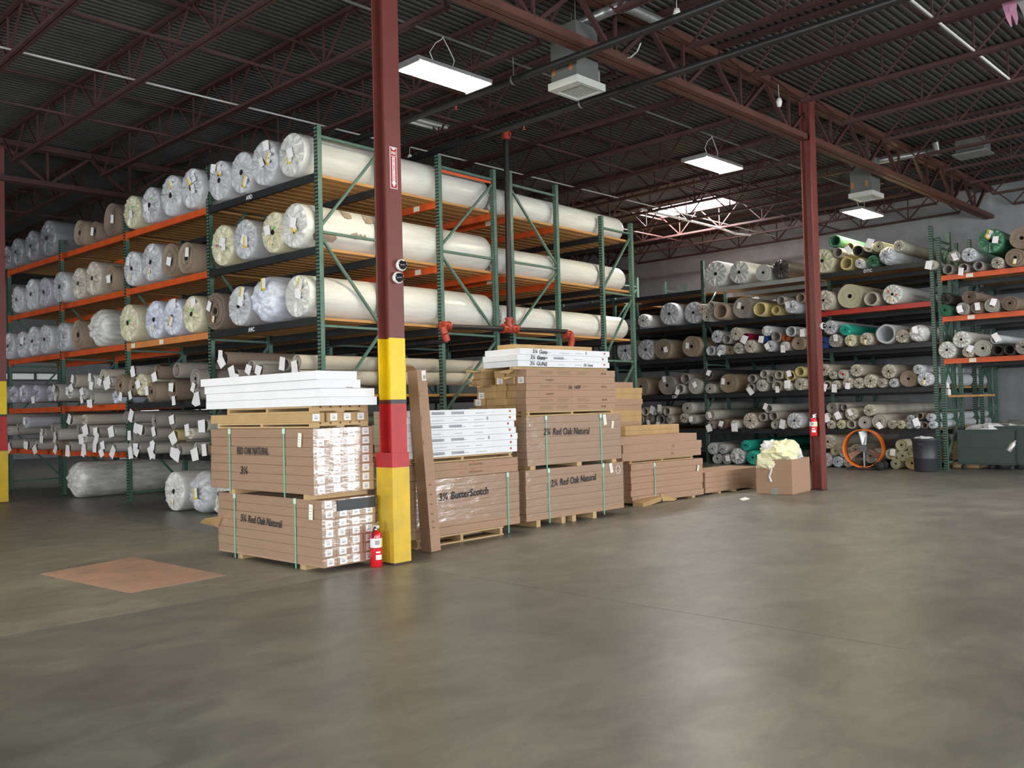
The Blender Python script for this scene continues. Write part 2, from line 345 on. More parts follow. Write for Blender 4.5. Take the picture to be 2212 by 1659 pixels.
# ---- steel columns
def i_shaft(z0, z1, a=.182, tw=.012):
    m = MB(); m.lohi((0, 0, z0), (a, .016, z1)); m.lohi((0, a-.016, z0), (a, a, z1)); m.lohi((a/2-tw/2, .016, z0), (a/2+tw/2, a-.016, z1)); return m
def column(loc, label, banded):
    c = empty('steel_column', loc, TB); tag(c, label, 'column', kind='thing')
    i_shaft(0, 6.4).build('shaft', maroon, c)
    MB().lohi((-.004, -.004, 0), (.186, .23, .018)).build('base_plate', maroon_d, c)
    if banded:
        for nm, z0, z1, mm in (('yellow_band', 1.568, 2.158, yellow), ('red_band', .921, 1.529, red_p)):
            b = MB(); e = .002
            b.lohi((-e, -e, z0), (.182+e, .018, z1)); b.lohi((-e, .164, z0), (.182+e, .182+e, z1)); b.lohi((.083, .018, z0), (.099, .164, z1)); b.build(nm, mm, c)
        MB().lohi((-.004, -.004, 1.529), (.186, .018, 1.568)).build('black_band', black_t, c)
        gd = MB(); w = .010
        gd.lohi((-.012, -.012, .018), (.196, -.002, .921)); gd.lohi((-.012, -.002, .018), (-.002, .236, .921)); gd.lohi((.186, -.002, .018), (.196, .236, .921))
        g = gd.build('column_guard', yellow_w, c); g['label'] = 'scuffed yellow steel guard around the foot'
        gd = MB(); gd.lohi((-.012, -.012, .921), (.196, -.002, 1.062)); gd.lohi((-.012, -.002, .921), (-.002, .236, 1.062)); gd.lohi((.186, -.002, .921), (.196, .236, 1.062))
        gd.build('guard_top', red_p, c)
    return c
col1 = column(Bw(-.025, .008), 'maroon steel column with yellow and red bands and extinguisher sign', True)
sg = MB(); sg.lohi((.0, -.003, 0), (.086, 0, .405), 0); sg.lohi((.006, -.0036, .006), (.080, -.003, .399), 1); sg.lohi((.014, -.0042, .312), (.072, -.0036, .318), 0)
sg.poly([(.010, -.0044, .395), (.076, -.0044, .395), (.043, -.0044, .372)], [(0, 2, 1)], 0)
sg.lohi((.026, -.0042, .06), (.060, -.0036, .306), 0); sg.poly([(.014, -.0044, .062), (.072, -.0044, .062), (.043, -.0044, .014)], [(0, 2, 1)], 0)
sign = sg.build('extinguisher_sign', [paper, red_p], col1, (.046, 0, 3.60)); sign['label'] = 'red and white fire extinguisher sign with a downward arrow'
text('FIRE', sign, (.043, -.0044, .344), 'S', .040, paper, off=.0006, sx=.8)
text('\n'.join('EXTINGUISHER'), sign, (.043, -.005, .186), 'S', .0225, red_p, off=.0004).data.space_line = .84
col2 = column(Bw(8.60, -.16), 'plain maroon steel column beside the open box of plastic', False)
col0 = column(Bw(-.32, 10.87), 'banded maroon column at the far end of the orange-beamed rack', True)
def dome_cam(loc, label):
    c = empty('dome_camera', loc, TB); tag(c, label, 'camera')
    MB().lathe([(0, .045), (-.03, .058), (-.05, .056), (-.052, .046)], 16, axis='y').build('housing', ivory, c)
    MB().lathe([(-.050, .046), (-.075, .040), (-.092, .024), (-.098, .001)], 16, axis='y').build('dome', dome_m, c)
dome_cam(Bw(.105, .006, 2.86), 'upper of two black dome cameras on the banded column'); dome_cam(Bw(.062, .006, 2.735), 'lower of two black dome cameras on the banded column')
p = at(1777, 705, 'y', -.16, True); dome_cam(Bw(8.74, -.16, p.z), 'small dome camera on the plain maroon column')
# ================================================================ pallet racks
LV = {'A': 4.671, 'B': 3.685, 'C': 2.741, 'D': 1.701, 'E': .86}
YP = [0, 2.784, 5.564, 8.31, 11.06]
BD = .038                                              # deck lumber thickness
posts = {}
def frame(parent, x, y, depth, H, flip=False, zs=(.15, 1.35, 2.62, 3.88, 5.17)):
    key = ('p', depth, H)
    if key not in posts:
        m = MB()
        for xx in (0, depth-.075):
            m.lohi((xx, -.037, 0), (xx+.006, .037, H)); m.lohi((xx, -.037, 0), (xx+.075, -.032, H)); m.lohi((xx, .032, 0), (xx+.075, .037, H)); m.lohi((xx+.069, -.037, 0), (xx+.075, -.02, H)); m.lohi((xx+.069, .02, 0), (xx+.075, .037, H))
        posts[key] = m.mesh('upright_frame', post_m)
        posts['f'] = MB().lohi((-.02, -.06, 0), (.095, .06, .008)).mesh('foot_plate', green)
    f = put('upright_frame', posts[key], parent, (x, y, 0))
    for xx in (0, depth-.075): put('foot_plate', posts['f'], f, (xx, 0, 0))
    zs = [z for z in zs if z < H-.1]
    def br(nm, a, b):
        k = (nm, depth, round(b-a, 3), flip)
        if k not in posts:
            posts[k] = MB().bar((.06, 0, 0), (depth-.06, 0, b-a), .036, .032).mesh('brace', green) if nm == 'r' else MB().bar((depth-.06, 0, 0), (.06, 0, b-a), .036, .032).mesh('brace', green)
        put('brace', posts[k], f, (0, 0, a))
    up = flip
    for i, z in enumerate(zs): br('r', z, z)
    for i, (a, b) in enumerate(zip(zs, zs[1:])):
        br('r' if flip == 'r' or (i % 2 == 1) != flip else 'l', a+.07, b-.07)
    return f
def beam(parent, x, y0, y1, z, m, h=.10, plates=()):
    k = ('b', round(y1-y0, 3), m.name, h)
    if k not in posts:
        b = MB(); L = y1-y0-.08
        b.lohi((-.025, .04, -h), (.025, .04+L, -.03)); b.lohi((-.025, .04, -.03), (.008, .04+L, 0)); posts[k] = b.mesh('beam', m)
        c = MB(); c.lohi((-.03, .036, -h-.03), (.03, .044, .03)); posts['c'+str(k)] = c.mesh('beam_connector', m)
    o = put('beam', posts[k], parent, (x, y0, z))
    for yy in (0, y1-y0-.08): put('beam_connector', posts['c'+str(k)], o, (0, yy, 0))
    for yy in plates: MB().lohi((-.029, yy, -h+.012), (-.0255, yy+.13, -.012)).build('beam_label', cream_c, o)
    return o
def deck(loc, rz, L, y0, y1, label, group, pitch=.2, wd=.14):
    loc = Vector(loc)-Vector((0, 0, BD)); d = empty('shelf_deck', loc, rz); tag(d, label, 'shelf', group)
    k = ('d', L, wd)
    if k not in posts: posts[k] = MB().lohi((0, -wd/2, 0), (L, wd/2, BD)).mesh('board', wood)
    y = y0+wd/2
    while y < y1-wd/2+.01: put('board', posts[k], d, (R.uniform(-.02, .02), y, 0), (0, 0, R.uniform(-.003, .003))); y += pitch
    return d
BN = ['bay nearest the banded column', 'second bay', 'third bay', 'fourth bay']
SN = {'A': 'top', 'B': 'second', 'C': 'third', 'D': 'fourth', 'E': 'lowest', 'F': 'floor'}
rows = [(0.0, 1.105, 'front', False, 5.31), (2.222, 1.30, 'second', False, 5.34), (3.847, 1.29, 'third', True, 5.36), (6.395, 1.05, 'fourth', 'r', 5.0)]
rlab = ['green pallet rack with orange beams holding the facing ends of wrapped rolls', 'second green rack row behind the banded column, under the inner roll ends', 'third green rack row beside the black sprinkler riser pipe', 'shorter green rack row beyond the riser, nearest the open box of plastic']
for ri, (x, dp, nm, flip, H) in enumerate(rows):
    rk = empty('pallet_rack', (x, 0, 0)); tag(rk, rlab[ri], 'rack', 'carpet racks in the block')
    zs = (.15, 1.35, 2.62, 3.88, 5.17) if ri < 3 else (.10, 1.15, 2.30, 3.58, 4.79)
    for bi, y in enumerate(YP if ri < 2 else YP[:3]): frame(rk, 0, y, dp, H if bi < 2 else min(H, 4.95), flip, zs)
    for bi in range(4 if ri < 2 else 2):
        for lv in 'ABCDE':
            if ri > 1 and lv == 'E': continue
            if ri == 0: mm = blackb if bi == 0 or (lv in 'DE' and bi == 1) else orange2 if (lv == 'C' and bi == 1) else orange
            elif ri == 3 or lv in 'CDE': mm = blackb
            else: mm = orange
            for side, xx in ((0, .03), (1, dp-.03)):
                m2 = blackb if ri == 0 and side and bi < 2 else mm
                pl = (1.45, 2.45) if (ri == 0 and side == 0 and lv == 'C' and bi == 1) else (.4,) if ri in (1, 2) and bi == 0 and side == 0 and lv in 'AB' else ()
                b = beam(rk, xx, YP[bi], YP[bi+1], LV[lv]-(0 if (ri, side) in ((0, 0), (3, 1)) else BD), m2, .06 if lv == 'D' and (ri, side) != (0, 0) else .10, plates=pl)
                if ri == 0 and side == 0 and bi == 0 and lv in 'AC': text('A9C' if lv == 'C' else 'A9D', b, (-.026, 1.62, -.055), 'W', .085, paper, off=.002)
for lv in 'ABCDE':
    for bi in range(4):
        deck((.045, YP[bi], LV[lv]), 0, 3.50, .05, YP[bi+1]-YP[bi]-.05, 'lumber boards of the %s shelf, %s' % (SN[lv], BN[bi]), 'lumber decks of the front racks')
        if bi < 2 and lv != 'E': deck((3.84, YP[bi], LV[lv]), 0, 3.60, .05, YP[bi+1]-YP[bi]-.05, 'lumber shelf boards, %s shelf beyond the sprinkler riser, %s' % (SN[lv], BN[bi]), 'lumber decks of the rear racks')
# ================================================================ carpet rolls
COLS = {'g': ((.60, .60, .62), 'grey'), 'z': ((.27, .27, .285), 'shade-darkened grey'), 'w': ((.70, .70, .65), 'white'), 'b': ((.70, .74, .84), 'bluish white'), 'c': ((.70, .67, .47), 'cream'), 't': ((.40, .31, .23), 'tan'), 'r': ((.30, .225, .175), 'brown'),  # z: grey rolls darkened to stand in for shade
        's': ((.62, .64, .66), 'silver'), 'd': ((.07, .065, .06), 'dark'), 'y': ((.72, .60, .28), 'yellow'), 'n': ((.08, .23, .13), 'green'), 'e': ((.03, .45, .36), 'teal'), 'o': ((.50, .14, .04), 'orange'),
        'p': ((.25, .01, .05), 'crimson'), 'k': ((.42, .385, .34), 'taupe'), 'u': ((.05, .12, .35), 'blue'), 'q': ((.56, .545, .48), 'stone'), 'i': ((.60, .55, .46), 'ivory'), 'v': ((.50, .49, .55), 'mauve grey')}
RL = 3.62
def wob(seed, a): return lambda h, t: 1+a*noise.noise((cos(t)*1.5+seed, sin(t)*1.5, h*.7))
def roll_meshes():
    out = {}
    for s in range(3):
        b = MB().lathe([(.03, .90), (.0, .955), (.03, .985), (.10, 1), (1.2, 1), (2.4, 1), (RL-.06, .99), (RL, .9), (RL, .01)], 26, axis='x', fn=wob(s*7, .035)); out['w', s] = b.mesh('carpet_roll', wrapm)
        e = MB(); n = 64; vs = []; rings = [.955, .86, .72, .56, .40, .26, .14]; ph = R.uniform(0, 6)
        for j, r in enumerate(rings):
            for i in range(n):
                t = 2*pi*i/n; a = .040*(1-abs(j-3)/4)
                x = -.012*(j > 0)+a*(.6*sin(11*t+ph+j*.5)+.5*sin(17*t+2*ph-j*.4)+noise.noise((cos(t)*3+s*9, sin(t)*3, j*.6)))*(j > 0)
                vs.append((x, r*cos(t), r*sin(t)))
        e.poly(vs, [(j*n+i, j*n+(i+1) % n, (j+1)*n+(i+1) % n, (j+1)*n+i) for j in range(len(rings)-1) for i in range(n)], 0, True); out['we', s] = e.mesh('wrapped_end', wrap_e)
        b = MB().lathe([(.0, .99), (.03, 1), (1.2, 1), (2.4, 1), (RL, 1), (RL, .01)], 24, axis='x', fn=wob(s*5+2, .05)); out['a', s] = b.mesh('carpet_roll', carpet)
        e = MB(); prof = []; r = .99; f = wob(s*5+2, .05)
        while r > .26: prof += [(0, r), (.0+R.uniform(-.006, .012), r-.055), (.02, r-.06), (.02, r-.075)]; r -= .085
        e.lathe(prof+[(.01, .17)], 24, axis='x', fn=lambda h, t: f(0, t), sm=False); out['ae', s] = e.mesh('rolled_end', carpet)
        th = R.uniform(.70, .8)
        b = MB().lathe([(RL, .01), (RL, 1), (2.4, 1), (1.2, 1), (.03, 1), (0, .97), (0, th), (.03, th-.03), (.8, th-.05), (1.3, .01)], 24, axis='x', fn=wob(s*3+4, .09)); out['h', s] = b.mesh('carpet_roll', carpet)
    for sd in range(3):
        b = MB(); n = 48; vs = []; prof = [(-.06-.10*(sd == 1), .03), (-.10, .16), (-.07, .34), (-.09, .55), (-.05, .76), (.0, .93), (.06, 1.0), (.2, 1.02), (.5, 1), (1.2, 1), (2.4, 1), (RL, .95), (RL, .01)]
        for h, r in prof:
            for i in range(n):
                t = 2*pi*i/n; d = Vector((cos(t)*r*2.2+sd*9, sin(t)*r*2.2, h)); k = noise.noise(d)+.6*noise.noise(d*2.7)+.4*sin(9*t+sd+5*r)*(r < .9)
                hh = h+(.055*k if h < .3 else 0); rr = r*(1+(.05*noise.noise(d*1.6+Vector((0, 0, 4))) if h < .6 else .01*k)); vs.append((hh, rr*cos(t), rr*sin(t)))
        out['g', sd] = b.poly(vs, [(j*n+i, j*n+(i+1) % n, (j+1)*n+(i+1) % n, (j+1)*n+i) for j in range(len(prof)-1) for i in range(n)], 0, True).mesh('carpet_roll', wrap_e)
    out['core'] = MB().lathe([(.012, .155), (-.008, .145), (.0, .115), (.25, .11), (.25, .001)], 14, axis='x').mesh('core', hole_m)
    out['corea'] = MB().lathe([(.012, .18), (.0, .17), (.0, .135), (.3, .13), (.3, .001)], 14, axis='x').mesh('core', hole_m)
    return out
RM = roll_meshes()
tag_me = [MB().poly([(0, -.045, -.075), (-.012, .045, -.07), (-.006, .047, .075), (0, -.043, .072), (.002, -.045, -.075), (-.010, .045, -.07), (-.004, .047, .075), (.002, -.043, .072)], [(0,1,2,3),(7,6,5,4),(0,4,5,1),(1,5,6,2),(2,6,7,3),(3,7,4,0)]).mesh('paper_tag', paper),
          MB().poly([(0, -.05, -.07), (-.02, .05, -.06), (-.03, .04, .065), (0, -.055, .075), (.002, -.05, -.07), (-.018, .05, -.06), (-.028, .04, .065), (.002, -.055, .075)], [(0,1,2,3),(7,6,5,4),(0,4,5,1),(1,5,6,2),(2,6,7,3),(3,7,4,0)]).mesh('paper_tag', paper)]
lb = MB(); lb.lohi((-.003, -.05, -.085), (0, .05, .085), 0); lb.lohi((-.005, .018, -.085), (-.003, .05, .085), 1); lb.lohi((-.005, -.05, -.085), (-.003, .05, -.058), 1)
label_me = lb.mesh('shipping_label', paper, paper_y)
dot_me = MB().lathe([(-.003, .001), (-.003, .02), (0, .021)], 12, axis='x').mesh('sticker', dot_m)
def stick(me, nm, root, r, dy, dz, rx, x=-.035, col=None, k=1):
    if nm == 'paper_tag' and r < .11: k = R.uniform(1.0, 1.45)
    return put(nm, me, root, (x, dy, dz), (rx, 0, 0), (k, k/r, k/r), col)
rolls = []
def roll(pt, r, sc, bf, marks, level=None, L=1.0):
    """pt: centre of the facing end in rack (or building) axes"""
    st, ck = sc[0], sc[1]; i = R.randrange(3); p = Bw(*pt) if bf else Vector(pt)
    kc = R.uniform(.90, 1.04); c = [v*kc for v in COLS[ck][0]]
    o = put('carpet_roll', RM[st, i], None, p, (R.uniform(-.3, .3) if st != 'g' else 0, 0, (TB if bf else 0)+R.uniform(-.004, .004)), (L, r, r), c)
    if st == 'w':
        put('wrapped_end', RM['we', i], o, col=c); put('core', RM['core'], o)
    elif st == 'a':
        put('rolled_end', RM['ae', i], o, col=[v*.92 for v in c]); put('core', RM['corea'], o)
    rx = -o.rotation_euler.x
    def place(me, nm, dy, dz, a, col=None, k=1):      # dy to the viewer's right is -y
        y, z = -dy, dz; yy = y*cos(rx)-z*sin(rx); zz = y*sin(rx)+z*cos(rx)
        stick(me, nm, o, r, yy, zz, a+rx, -.035 if st != 'g' else -.14, col, k)
    for m in marks:
        if m == 't': place(tag_me[R.randrange(2)], 'paper_tag', R.uniform(-.5, .5), R.uniform(-.2, .7), R.uniform(-.5, .5))
        elif m == 'T': place(tag_me[R.randrange(2)], 'paper_tag', R.uniform(-.5, .5), R.uniform(-1.1, -.5), R.uniform(-.7, .7))
        elif m == 'l': place(label_me, 'shipping_label', R.uniform(-.1, .55), R.uniform(-.6, .6), R.uniform(-.6, .6))
        elif m == 'd': place(dot_me, 'sticker', R.uniform(.15, .35), R.uniform(.05, .3), 0, (.05, .75, .06))
        elif m == 'm': place(dot_me, 'sticker', .3, .05, 0, (.85, .05, .3)); place(dot_me, 'sticker', -.35, .0, 0, (.85, .05, .3))
        elif m == 'x': place(dot_me, 'sticker', .45, -.1, 0, (.85, .03, .02)); place(dot_me, 'sticker', -.3, .3, 0, (.85, .03, .02))
        elif m == 'y': place(label_me, 'shipping_label', .0, -.45, .3, k=.6)
    rolls.append(o); return o
def describe(sc):
    w = COLS[sc[1]][1]
    return {'w': w+' plastic-wrapped carpet roll', 'a': 'bare '+w+' carpet roll', 'h': 'hollow '+w+' carpet remnant', 'g': w+' bagged carpet roll'}[sc[0]]
def load(data, bf, xf, level, lab, group, order=1, snap=.09, L=1.0, ymin=None):
    """data: 'px py r stylecolour marks' of each roll's facing end; the bottom row is let down onto the shelf"""
    es = []
    for e in data.split(';'):
        e = e.split()
        if not e: continue
        px, py, rp = map(float, e[:3]); p = at(px, py, 'x', xf, bf); w = Bw(*p) if bf else p
        es.append([px, p, rp*depth_of(w)/F_PX, e[3], e[4] if len(e) > 4 else ''])
    es.sort(key=lambda e: e[0]*order)
    for e in es:
        if e[1].z-e[2] < level+snap: e[1].z = level+e[2]*.995
    for _ in range(40):
        for i, a in enumerate(es):
            for b in es[i+1:]:
                dy, dz = b[1].y-a[1].y, b[1].z-a[1].z; d = math.hypot(dy, dz); g = (a[2]+b[2])*.97-d
                if g > 0 and d > 1e-4:
                    k = g*.22/d; a[1].y -= dy*k; b[1].y += dy*k; a[1].z -= dz*k; b[1].z += dz*k; a[2] -= g*.05; b[2] -= g*.05
                for e in (a, b): e[1].z = max(e[1].z, level+e[2]*.995)
    for n, (px, p, r, sc, mk) in enumerate(es):
        q = p.copy()
        if q.z-r < level+snap: q.z = level+r*.995
        q.x = xf+(R.uniform(-.20, .04) if lab.find('fourth shelf') > 0 or lab.find('lowest shelf') > 0 and ymin != 9 and not bf else R.uniform(-.04, .02))
        if not bf and q.x < xf-.05 and R.random() < .7: mk += R.choice('tT')
        if ymin is not None: q.y = max(q.y, ymin+r)
        o = roll(q, r*.985, sc, bf, mk, L=L)
        tag(o, describe(sc)+', '+ORD[n]+' '+lab, 'carpet roll', group)
left = {
 'A0': '473 395 45 wg lt;520 377 47 wg l;573 358 50 wg ltt;631 335 49 ww lt',  # front roll is grey, whitened for the lamplight on its side
 'A1': '286 461 37 wc dt;323 446 40 wg dt;369 426 46 wg l;418 415 45 wg ltt',
 'A2': '174 504 28 at;204 505 22 ar t;240 479 36 ar t', 'A3': '101 518 40 wz;68 543 34 wz;36 545 31 wz;14 557 26 wz',
 'B0': '478 531 46 wc mtt;533 521 45 wg lt;594 504 46 wc dty;650 491 50 ww lt', 'B1': '289 584 39 wg ty;329 569 43 wg y;369 563 38 at t;404 559 35 at t',
 'B2': '242 603 28 at t;201 602 38 wi;168 612 35 wi;133 620 35 ws', 'B3': '96 632 33 wv;66 638 35 wg;38 647 30 wg',
 'C0': '468 673 41 ar ty;521 662 44 wg lt;580 651 50 gb l;649 642 48 ww lt', 'C1': '282 698 42 wc d;332 692 42 wb y;377 683 41 wb tl;420 681 41 wc td',
 'C2': '214 709 41 gw;167 723 33 at;134 729 33 ws t', 'C3': '100 731 33 wg;72 738 33 wg;45 743 30 wg t;19 743 30 wg',
 'D0': '506 776 16 hr t;533 811 14 hk T;554 790 13 hq T;584 800 14 ak t;613 788 14 hk t;640 812 18 ak;653 783 17 ai T;655 815 17 ai',
 'D1': '284 833 25 at;304 836 20 at T;328 831 25 wc t;351 834 22 at t;376 831 24 ar tT;395 800 17 hk;312 805 15 ak t;429 818 22 ak;437 842 14 ak T;362 805 15 ar',
 'D2': '129 848 20 hq t;169 823 15 hi tT;216 825 16 hw t;213 850 14 hq T;235 815 18 ai;178 850 14 wq tT;255 845 15 wb;152 849 13 wq t;250 826 12 wq T',
 'D3': '17 852 19 wv;35 852 19 wv;54 850 20 wv t;88 850 20 wv;107 850 18 wv',
 'E1': '297 904 12 hk;297 925 13 aq t;293 945 13 hk t;347 909 15 ak;373 911 16 ak tt;286 965 13 aq T;313 966 12 ak T;334 956 12 hq tT;353 960 12 aq t;388 940 13 hy T;405 943 13 hk;424 936 13 wi t;445 919 14 hq t;386 966 12 hi T;407 968 11 hq T;431 966 14 aq T;449 964 12 at t;320 930 13 hk t;360 936 12 ak',
 'E2': '268 901 13 hk;161 908 12 hi;188 906 12 wi;142 938 13 aq T;172 926 11 ak;187 948 13 wq t;207 930 12 hq t;228 934 12 hk t;253 933 12 wq t;174 967 11 ak T;198 967 10 hq T;221 966 10 ak t;245 967 10 aq T;261 962 11 hq T',
 'E3': '15 906 13 ak;74 912 13 wv t;40 927 13 ak;23 930 11 aq;102 937 13 wk t;56 952 11 aq;30 956 11 ak T;75 956 11 hk;98 957 11 aq T;125 960 12 at T;116 925 11 ak'}
for k, d in left.items():
    lv, bi = k[0], int(k[1]); xf = -.075 if lv in 'ABC' else -.10
    load(d, False, xf, LV[lv], 'from the corner post, %s shelf, %s' % (SN[lv], ['near black-beamed bay', 'second bay', 'third bay', 'fourth bay'][bi]), 'carpet rolls in the front rack', -1, ymin=.05 if bi == 0 else None)
for o in rolls:
    if o['label'] == 'white plastic-wrapped carpet roll, first from the corner post, second shelf, near black-beamed bay':
        for x0, x1, a0, a1 in ((.62, .78, .70, .83), (.98, 1.16, .72, .86), (.10, .50, 1.10, 1.22), (.70, 1.0, 1.06, 1.12)):
            n = 9; rx = o.rotation_euler.x; vs = []
            for i in range(n):
                for k in (0, 1):
                    x = x0+(x1-x0)*i/(n-1); a = pi*(a0+R.uniform(-.025, .025) if k == 0 else a1+R.uniform(-.025, .025))-rx
                    if i in (0, n-1): a = pi*(a0+a1)/2-rx
                    vs.append((x, 1.045*cos(a), 1.045*sin(a)))
            vs2 = [(v[0], v[1]*.97, v[2]*.97) for v in vs]; m_ = len(vs)
            MB().poly(vs+vs2, [(2*i, 2*i+2, 2*i+3, 2*i+1) for i in range(n-1)]+[(m_+2*i, m_+2*i+1, m_+2*i+3, m_+2*i+2) for i in range(n-1)]).build('torn_patch', carpet, o, col=COLS['t'][0])
# rolls on the floor under the rack
for px, py, rp, sc, mk, lb in ((156, 1077, 39, 'gw', '', 'grey bagged carpet roll lying alone on the floor under the rack'), (364, 1106, 43, 'ww', 'y', 'white wrapped carpet roll on the floor, farther of a pair'), (423, 1111, 46, 'gg', 'l', 'bagged carpet roll on the floor, nearer the strapped cartons'), (462, 1113, 45, 'ww', '', 'wrapped carpet roll on the floor, half hidden by the strapped cartons')):
    p = at(px, py, 'z', 0); r = rp*depth_of(p)/F_PX; tag(roll((p.x+.1, p.y, r), r, sc, False, mk), lb, 'carpet roll', 'carpet rolls on the floor')
# the second file of rolls, behind the front ones and seen from the side
for lv, x, y, r, sc, L, lb in (('A', 3.66, .33, .235, 'ww', 1.02, 'top'), ('B', 3.66, .32, .235, 'ww', 1.02, 'second'), ('C', 3.72, .31, .225, 'ww', 1.02, 'third'),
                               ('A', 3.70, .86, .23, 'wg', 1.0, 'top'), ('B', 3.70, .84, .23, 'wg', 1.0, 'second'), ('C', 3.74, .82, .22, 'wg', 1.0, 'third')):
    near = y < .5
    tag(roll((x, y, LV[lv]+r), r, sc, False, '', L=L), 'long %s wrapped roll beyond the sprinkler riser, %s shelf, %s' % (COLS[sc[1]][1], lb, 'at the open side' if near else 'behind another'), 'carpet roll', 'carpet rolls in the rear racks')
BL = [.83, 1.69, 2.60, 3.42, 4.25]; BO3 = [2.23, 3.08, 3.91]
XB = 13.69; YB = [-.22, 2.42, 5.16, 7.9, 10.6]; YB3 = [-3.1, -.36]
back = [
 (4, 'behind the plain column', '1547 589 28 ww;1597 585 25 ww t;1648 584 18 aw;1686 576 21 wd'), 
 (4, 'b2', '1776 561 27 wc d;1804 521 14 hn;1811 546 11 hk;1836 534 10 hy T;1827 563 15 hy;1852 541 12 hd;1858 564 11 ww;1877 534 11 hi t;1898 534 13 ac;1885 559 13 wn;1926 559 23 gs;1934 540 15 wi'),
 (3, 'b1', '1521 669 12 wi;1541 661 10 hi;1531 683 11 aq;1565 671 19 ht;1608 663 23 ak t;1646 667 16 hy;1678 670 11 hy;1692 650 10 hk;1716 663 15 ws t;1730 645 11 ht'),
 (3, 'b0', '1398 693 15 ww;1451 677 25 ws;1496 673 24 ws'),
 (3, 'b2', '1783 644 22 wi;1834 639 27 ac;1882 642 16 hi;1927 633 22 ww xy'),
 (2, 'b0', '1351 757 24 ws;1395 756 23 ws;1433 754 22 at t;1495 748 23 at t'),
 (2, 'b1', '1549 727 14 ws;1571 733 11 hk;1591 721 15 wi;1612 729 9 hp T;1656 715 12 ws t;1676 728 12 hk;1696 735 10 ao;1708 717 12 hs;1730 719 11 hi t;1535 752 11 hs;1559 752 12 ws T;1577 752 10 at;1593 754 13 wq;1622 750 15 wi;1647 732 9 au t;1664 749 13 ws t;1696 750 12 ww T;1724 744 15 at'),
 (2, 'b2', '1793 707 16 ws;1827 714 13 we;1780 736 13 au;1803 737 15 wk t;1836 736 14 wc y;1872 733 14 wi y;1913 723 22 hs;1950 727 15 wi;1983 730 19 gw t'),
 (1, 'b0', '1384 829 20 at;1441 828 21 ak t;1479 818 12 hk;1468 836 12 hq T;1501 830 17 aq t'),
 (1, 'b1', '1531 810 13 wd t;1534 833 11 aq;1572 826 21 at t;1625 818 10 hk;1645 828 14 wq;1620 836 10 hk T;1650 809 10 hq;1663 818 10 hk;1682 810 10 hi;1678 832 12 hi T;1706 812 12 hy t;1727 803 12 hy;1703 832 10 wq t;1729 828 14 wi'),
 (1, 'b2', '1783 800 14 wi;1798 809 10 wi;1786 826 10 hi T;1806 826 10 wi T;1822 809 10 aw x;1849 800 14 wi;1831 826 13 wi T;1856 824 12 wi;1882 819 16 wi;1919 802 16 wi;1904 824 11 wi;1930 825 10 ws;1962 815 18 at;1983 798 11 ws;1998 815 16 ws y'),
 (0, 'b0', '1394 889 10 hi;1410 889 9 wi t;1426 886 9 wi t;1442 889 10 hi;1485 882 13 aq;1382 906 10 hk;1402 906 10 ak T;1427 906 11 hk T;1448 906 10 wi;1478 903 11 wi;1495 906 10 aq t'),
 (0, 'b1', '1534 899 12 aq t;1559 911 11 ar t;1536 917 10 ak T;1587 915 10 ww T;1620 906 18 wi;1648 901 10 hk;1660 884 11 hq t;1670 900 11 hk;1674 915 10 aq;1689 919 8 wi t;1716 906 18 ws'),
 (0, 'b2', '1798 882 12 ak;1825 882 9 hk;1836 892 15 wi t;1879 886 13 wi;1788 899 8 wi T;1808 898 10 ak t;1796 914 10 wi;1817 914 10 wc;1838 914 10 hi;1868 909 14 aq;1901 907 16 aq T;1928 911 10 wi;1950 909 10 wc;1967 905 8 ws;1962 919 9 ws;1986 899 8 hr;2009 902 9 ws;1983 918 9 ws t;1997 917 8 hr;2012 918 9 ws'),
 (-1, 'b1', '1539 969 13 wg;1560 970 11 wg;1549 989 11 ag;1569 989 11 ag t;1593 984 18 ws t;1611 962 12 we;1627 982 16 we;1660 960 10 we;1680 985 14 wg'),
 (-1, 'b2', '1788 954 16 wi;1805 974 10 ac;1824 978 10 aw x;1809 997 13 wb;1787 990 16 wg;1834 999 12 wi;1849 971 12 wi;1880 985 16 wq;1948 963 13 ac;1926 984 13 ac t;1951 984 12 ac;1972 973 11 ac;1933 1004 12 ac;1969 1001 14 ay')]
bayn = {'behind the plain column': 'bay behind the plain maroon column', 'b1': 'bay behind the plain maroon column', 'b0': 'bay behind the green racks', 'b2': 'bay behind the orange fan'}
bshelf = ['lowest shelf', 'second shelf up', 'third shelf up', 'fourth shelf up', 'top shelf', 'on the floor']
for li, bk, d in back:
    load(d, True, XB-.12, BL[li] if li >= 0 else 0, 'along, %s, %s' % (bshelf[li], bayn[bk]), 'carpet rolls in the back racks', snap=.10)
for li, d in ((2, '2013 572 11 wi t;2046 574 11 hk;2081 575 10 hk T;2113 575 11 hk;2154 565 13 wi;2139 520 27 wn tl;2092 550 16 ws;2062 553 12 wk t;2192 559 20 at y;2207 514 24 at'),
              (1, '2043 651 13 wd;2042 671 14 an;2092 644 15 ar;2081 665 14 aq t;2111 665 13 ar t;2143 663 15 aq t;2182 655 16 ar'),
              (0, '2045 754 19 ww;2079 736 19 ww;2090 761 13 wi t;2124 749 19 aq;2150 733 11 hs t;2154 755 13 hd;2182 751 13 hd;2207 745 17 wk')):
    load(d, True, XB-.12, BO3[li], 'along, %s, orange-beamed end rack' % ['lowest orange shelf', 'middle orange shelf', 'topmost orange shelf'][li], 'carpet rolls in the end rack', snap=.10)
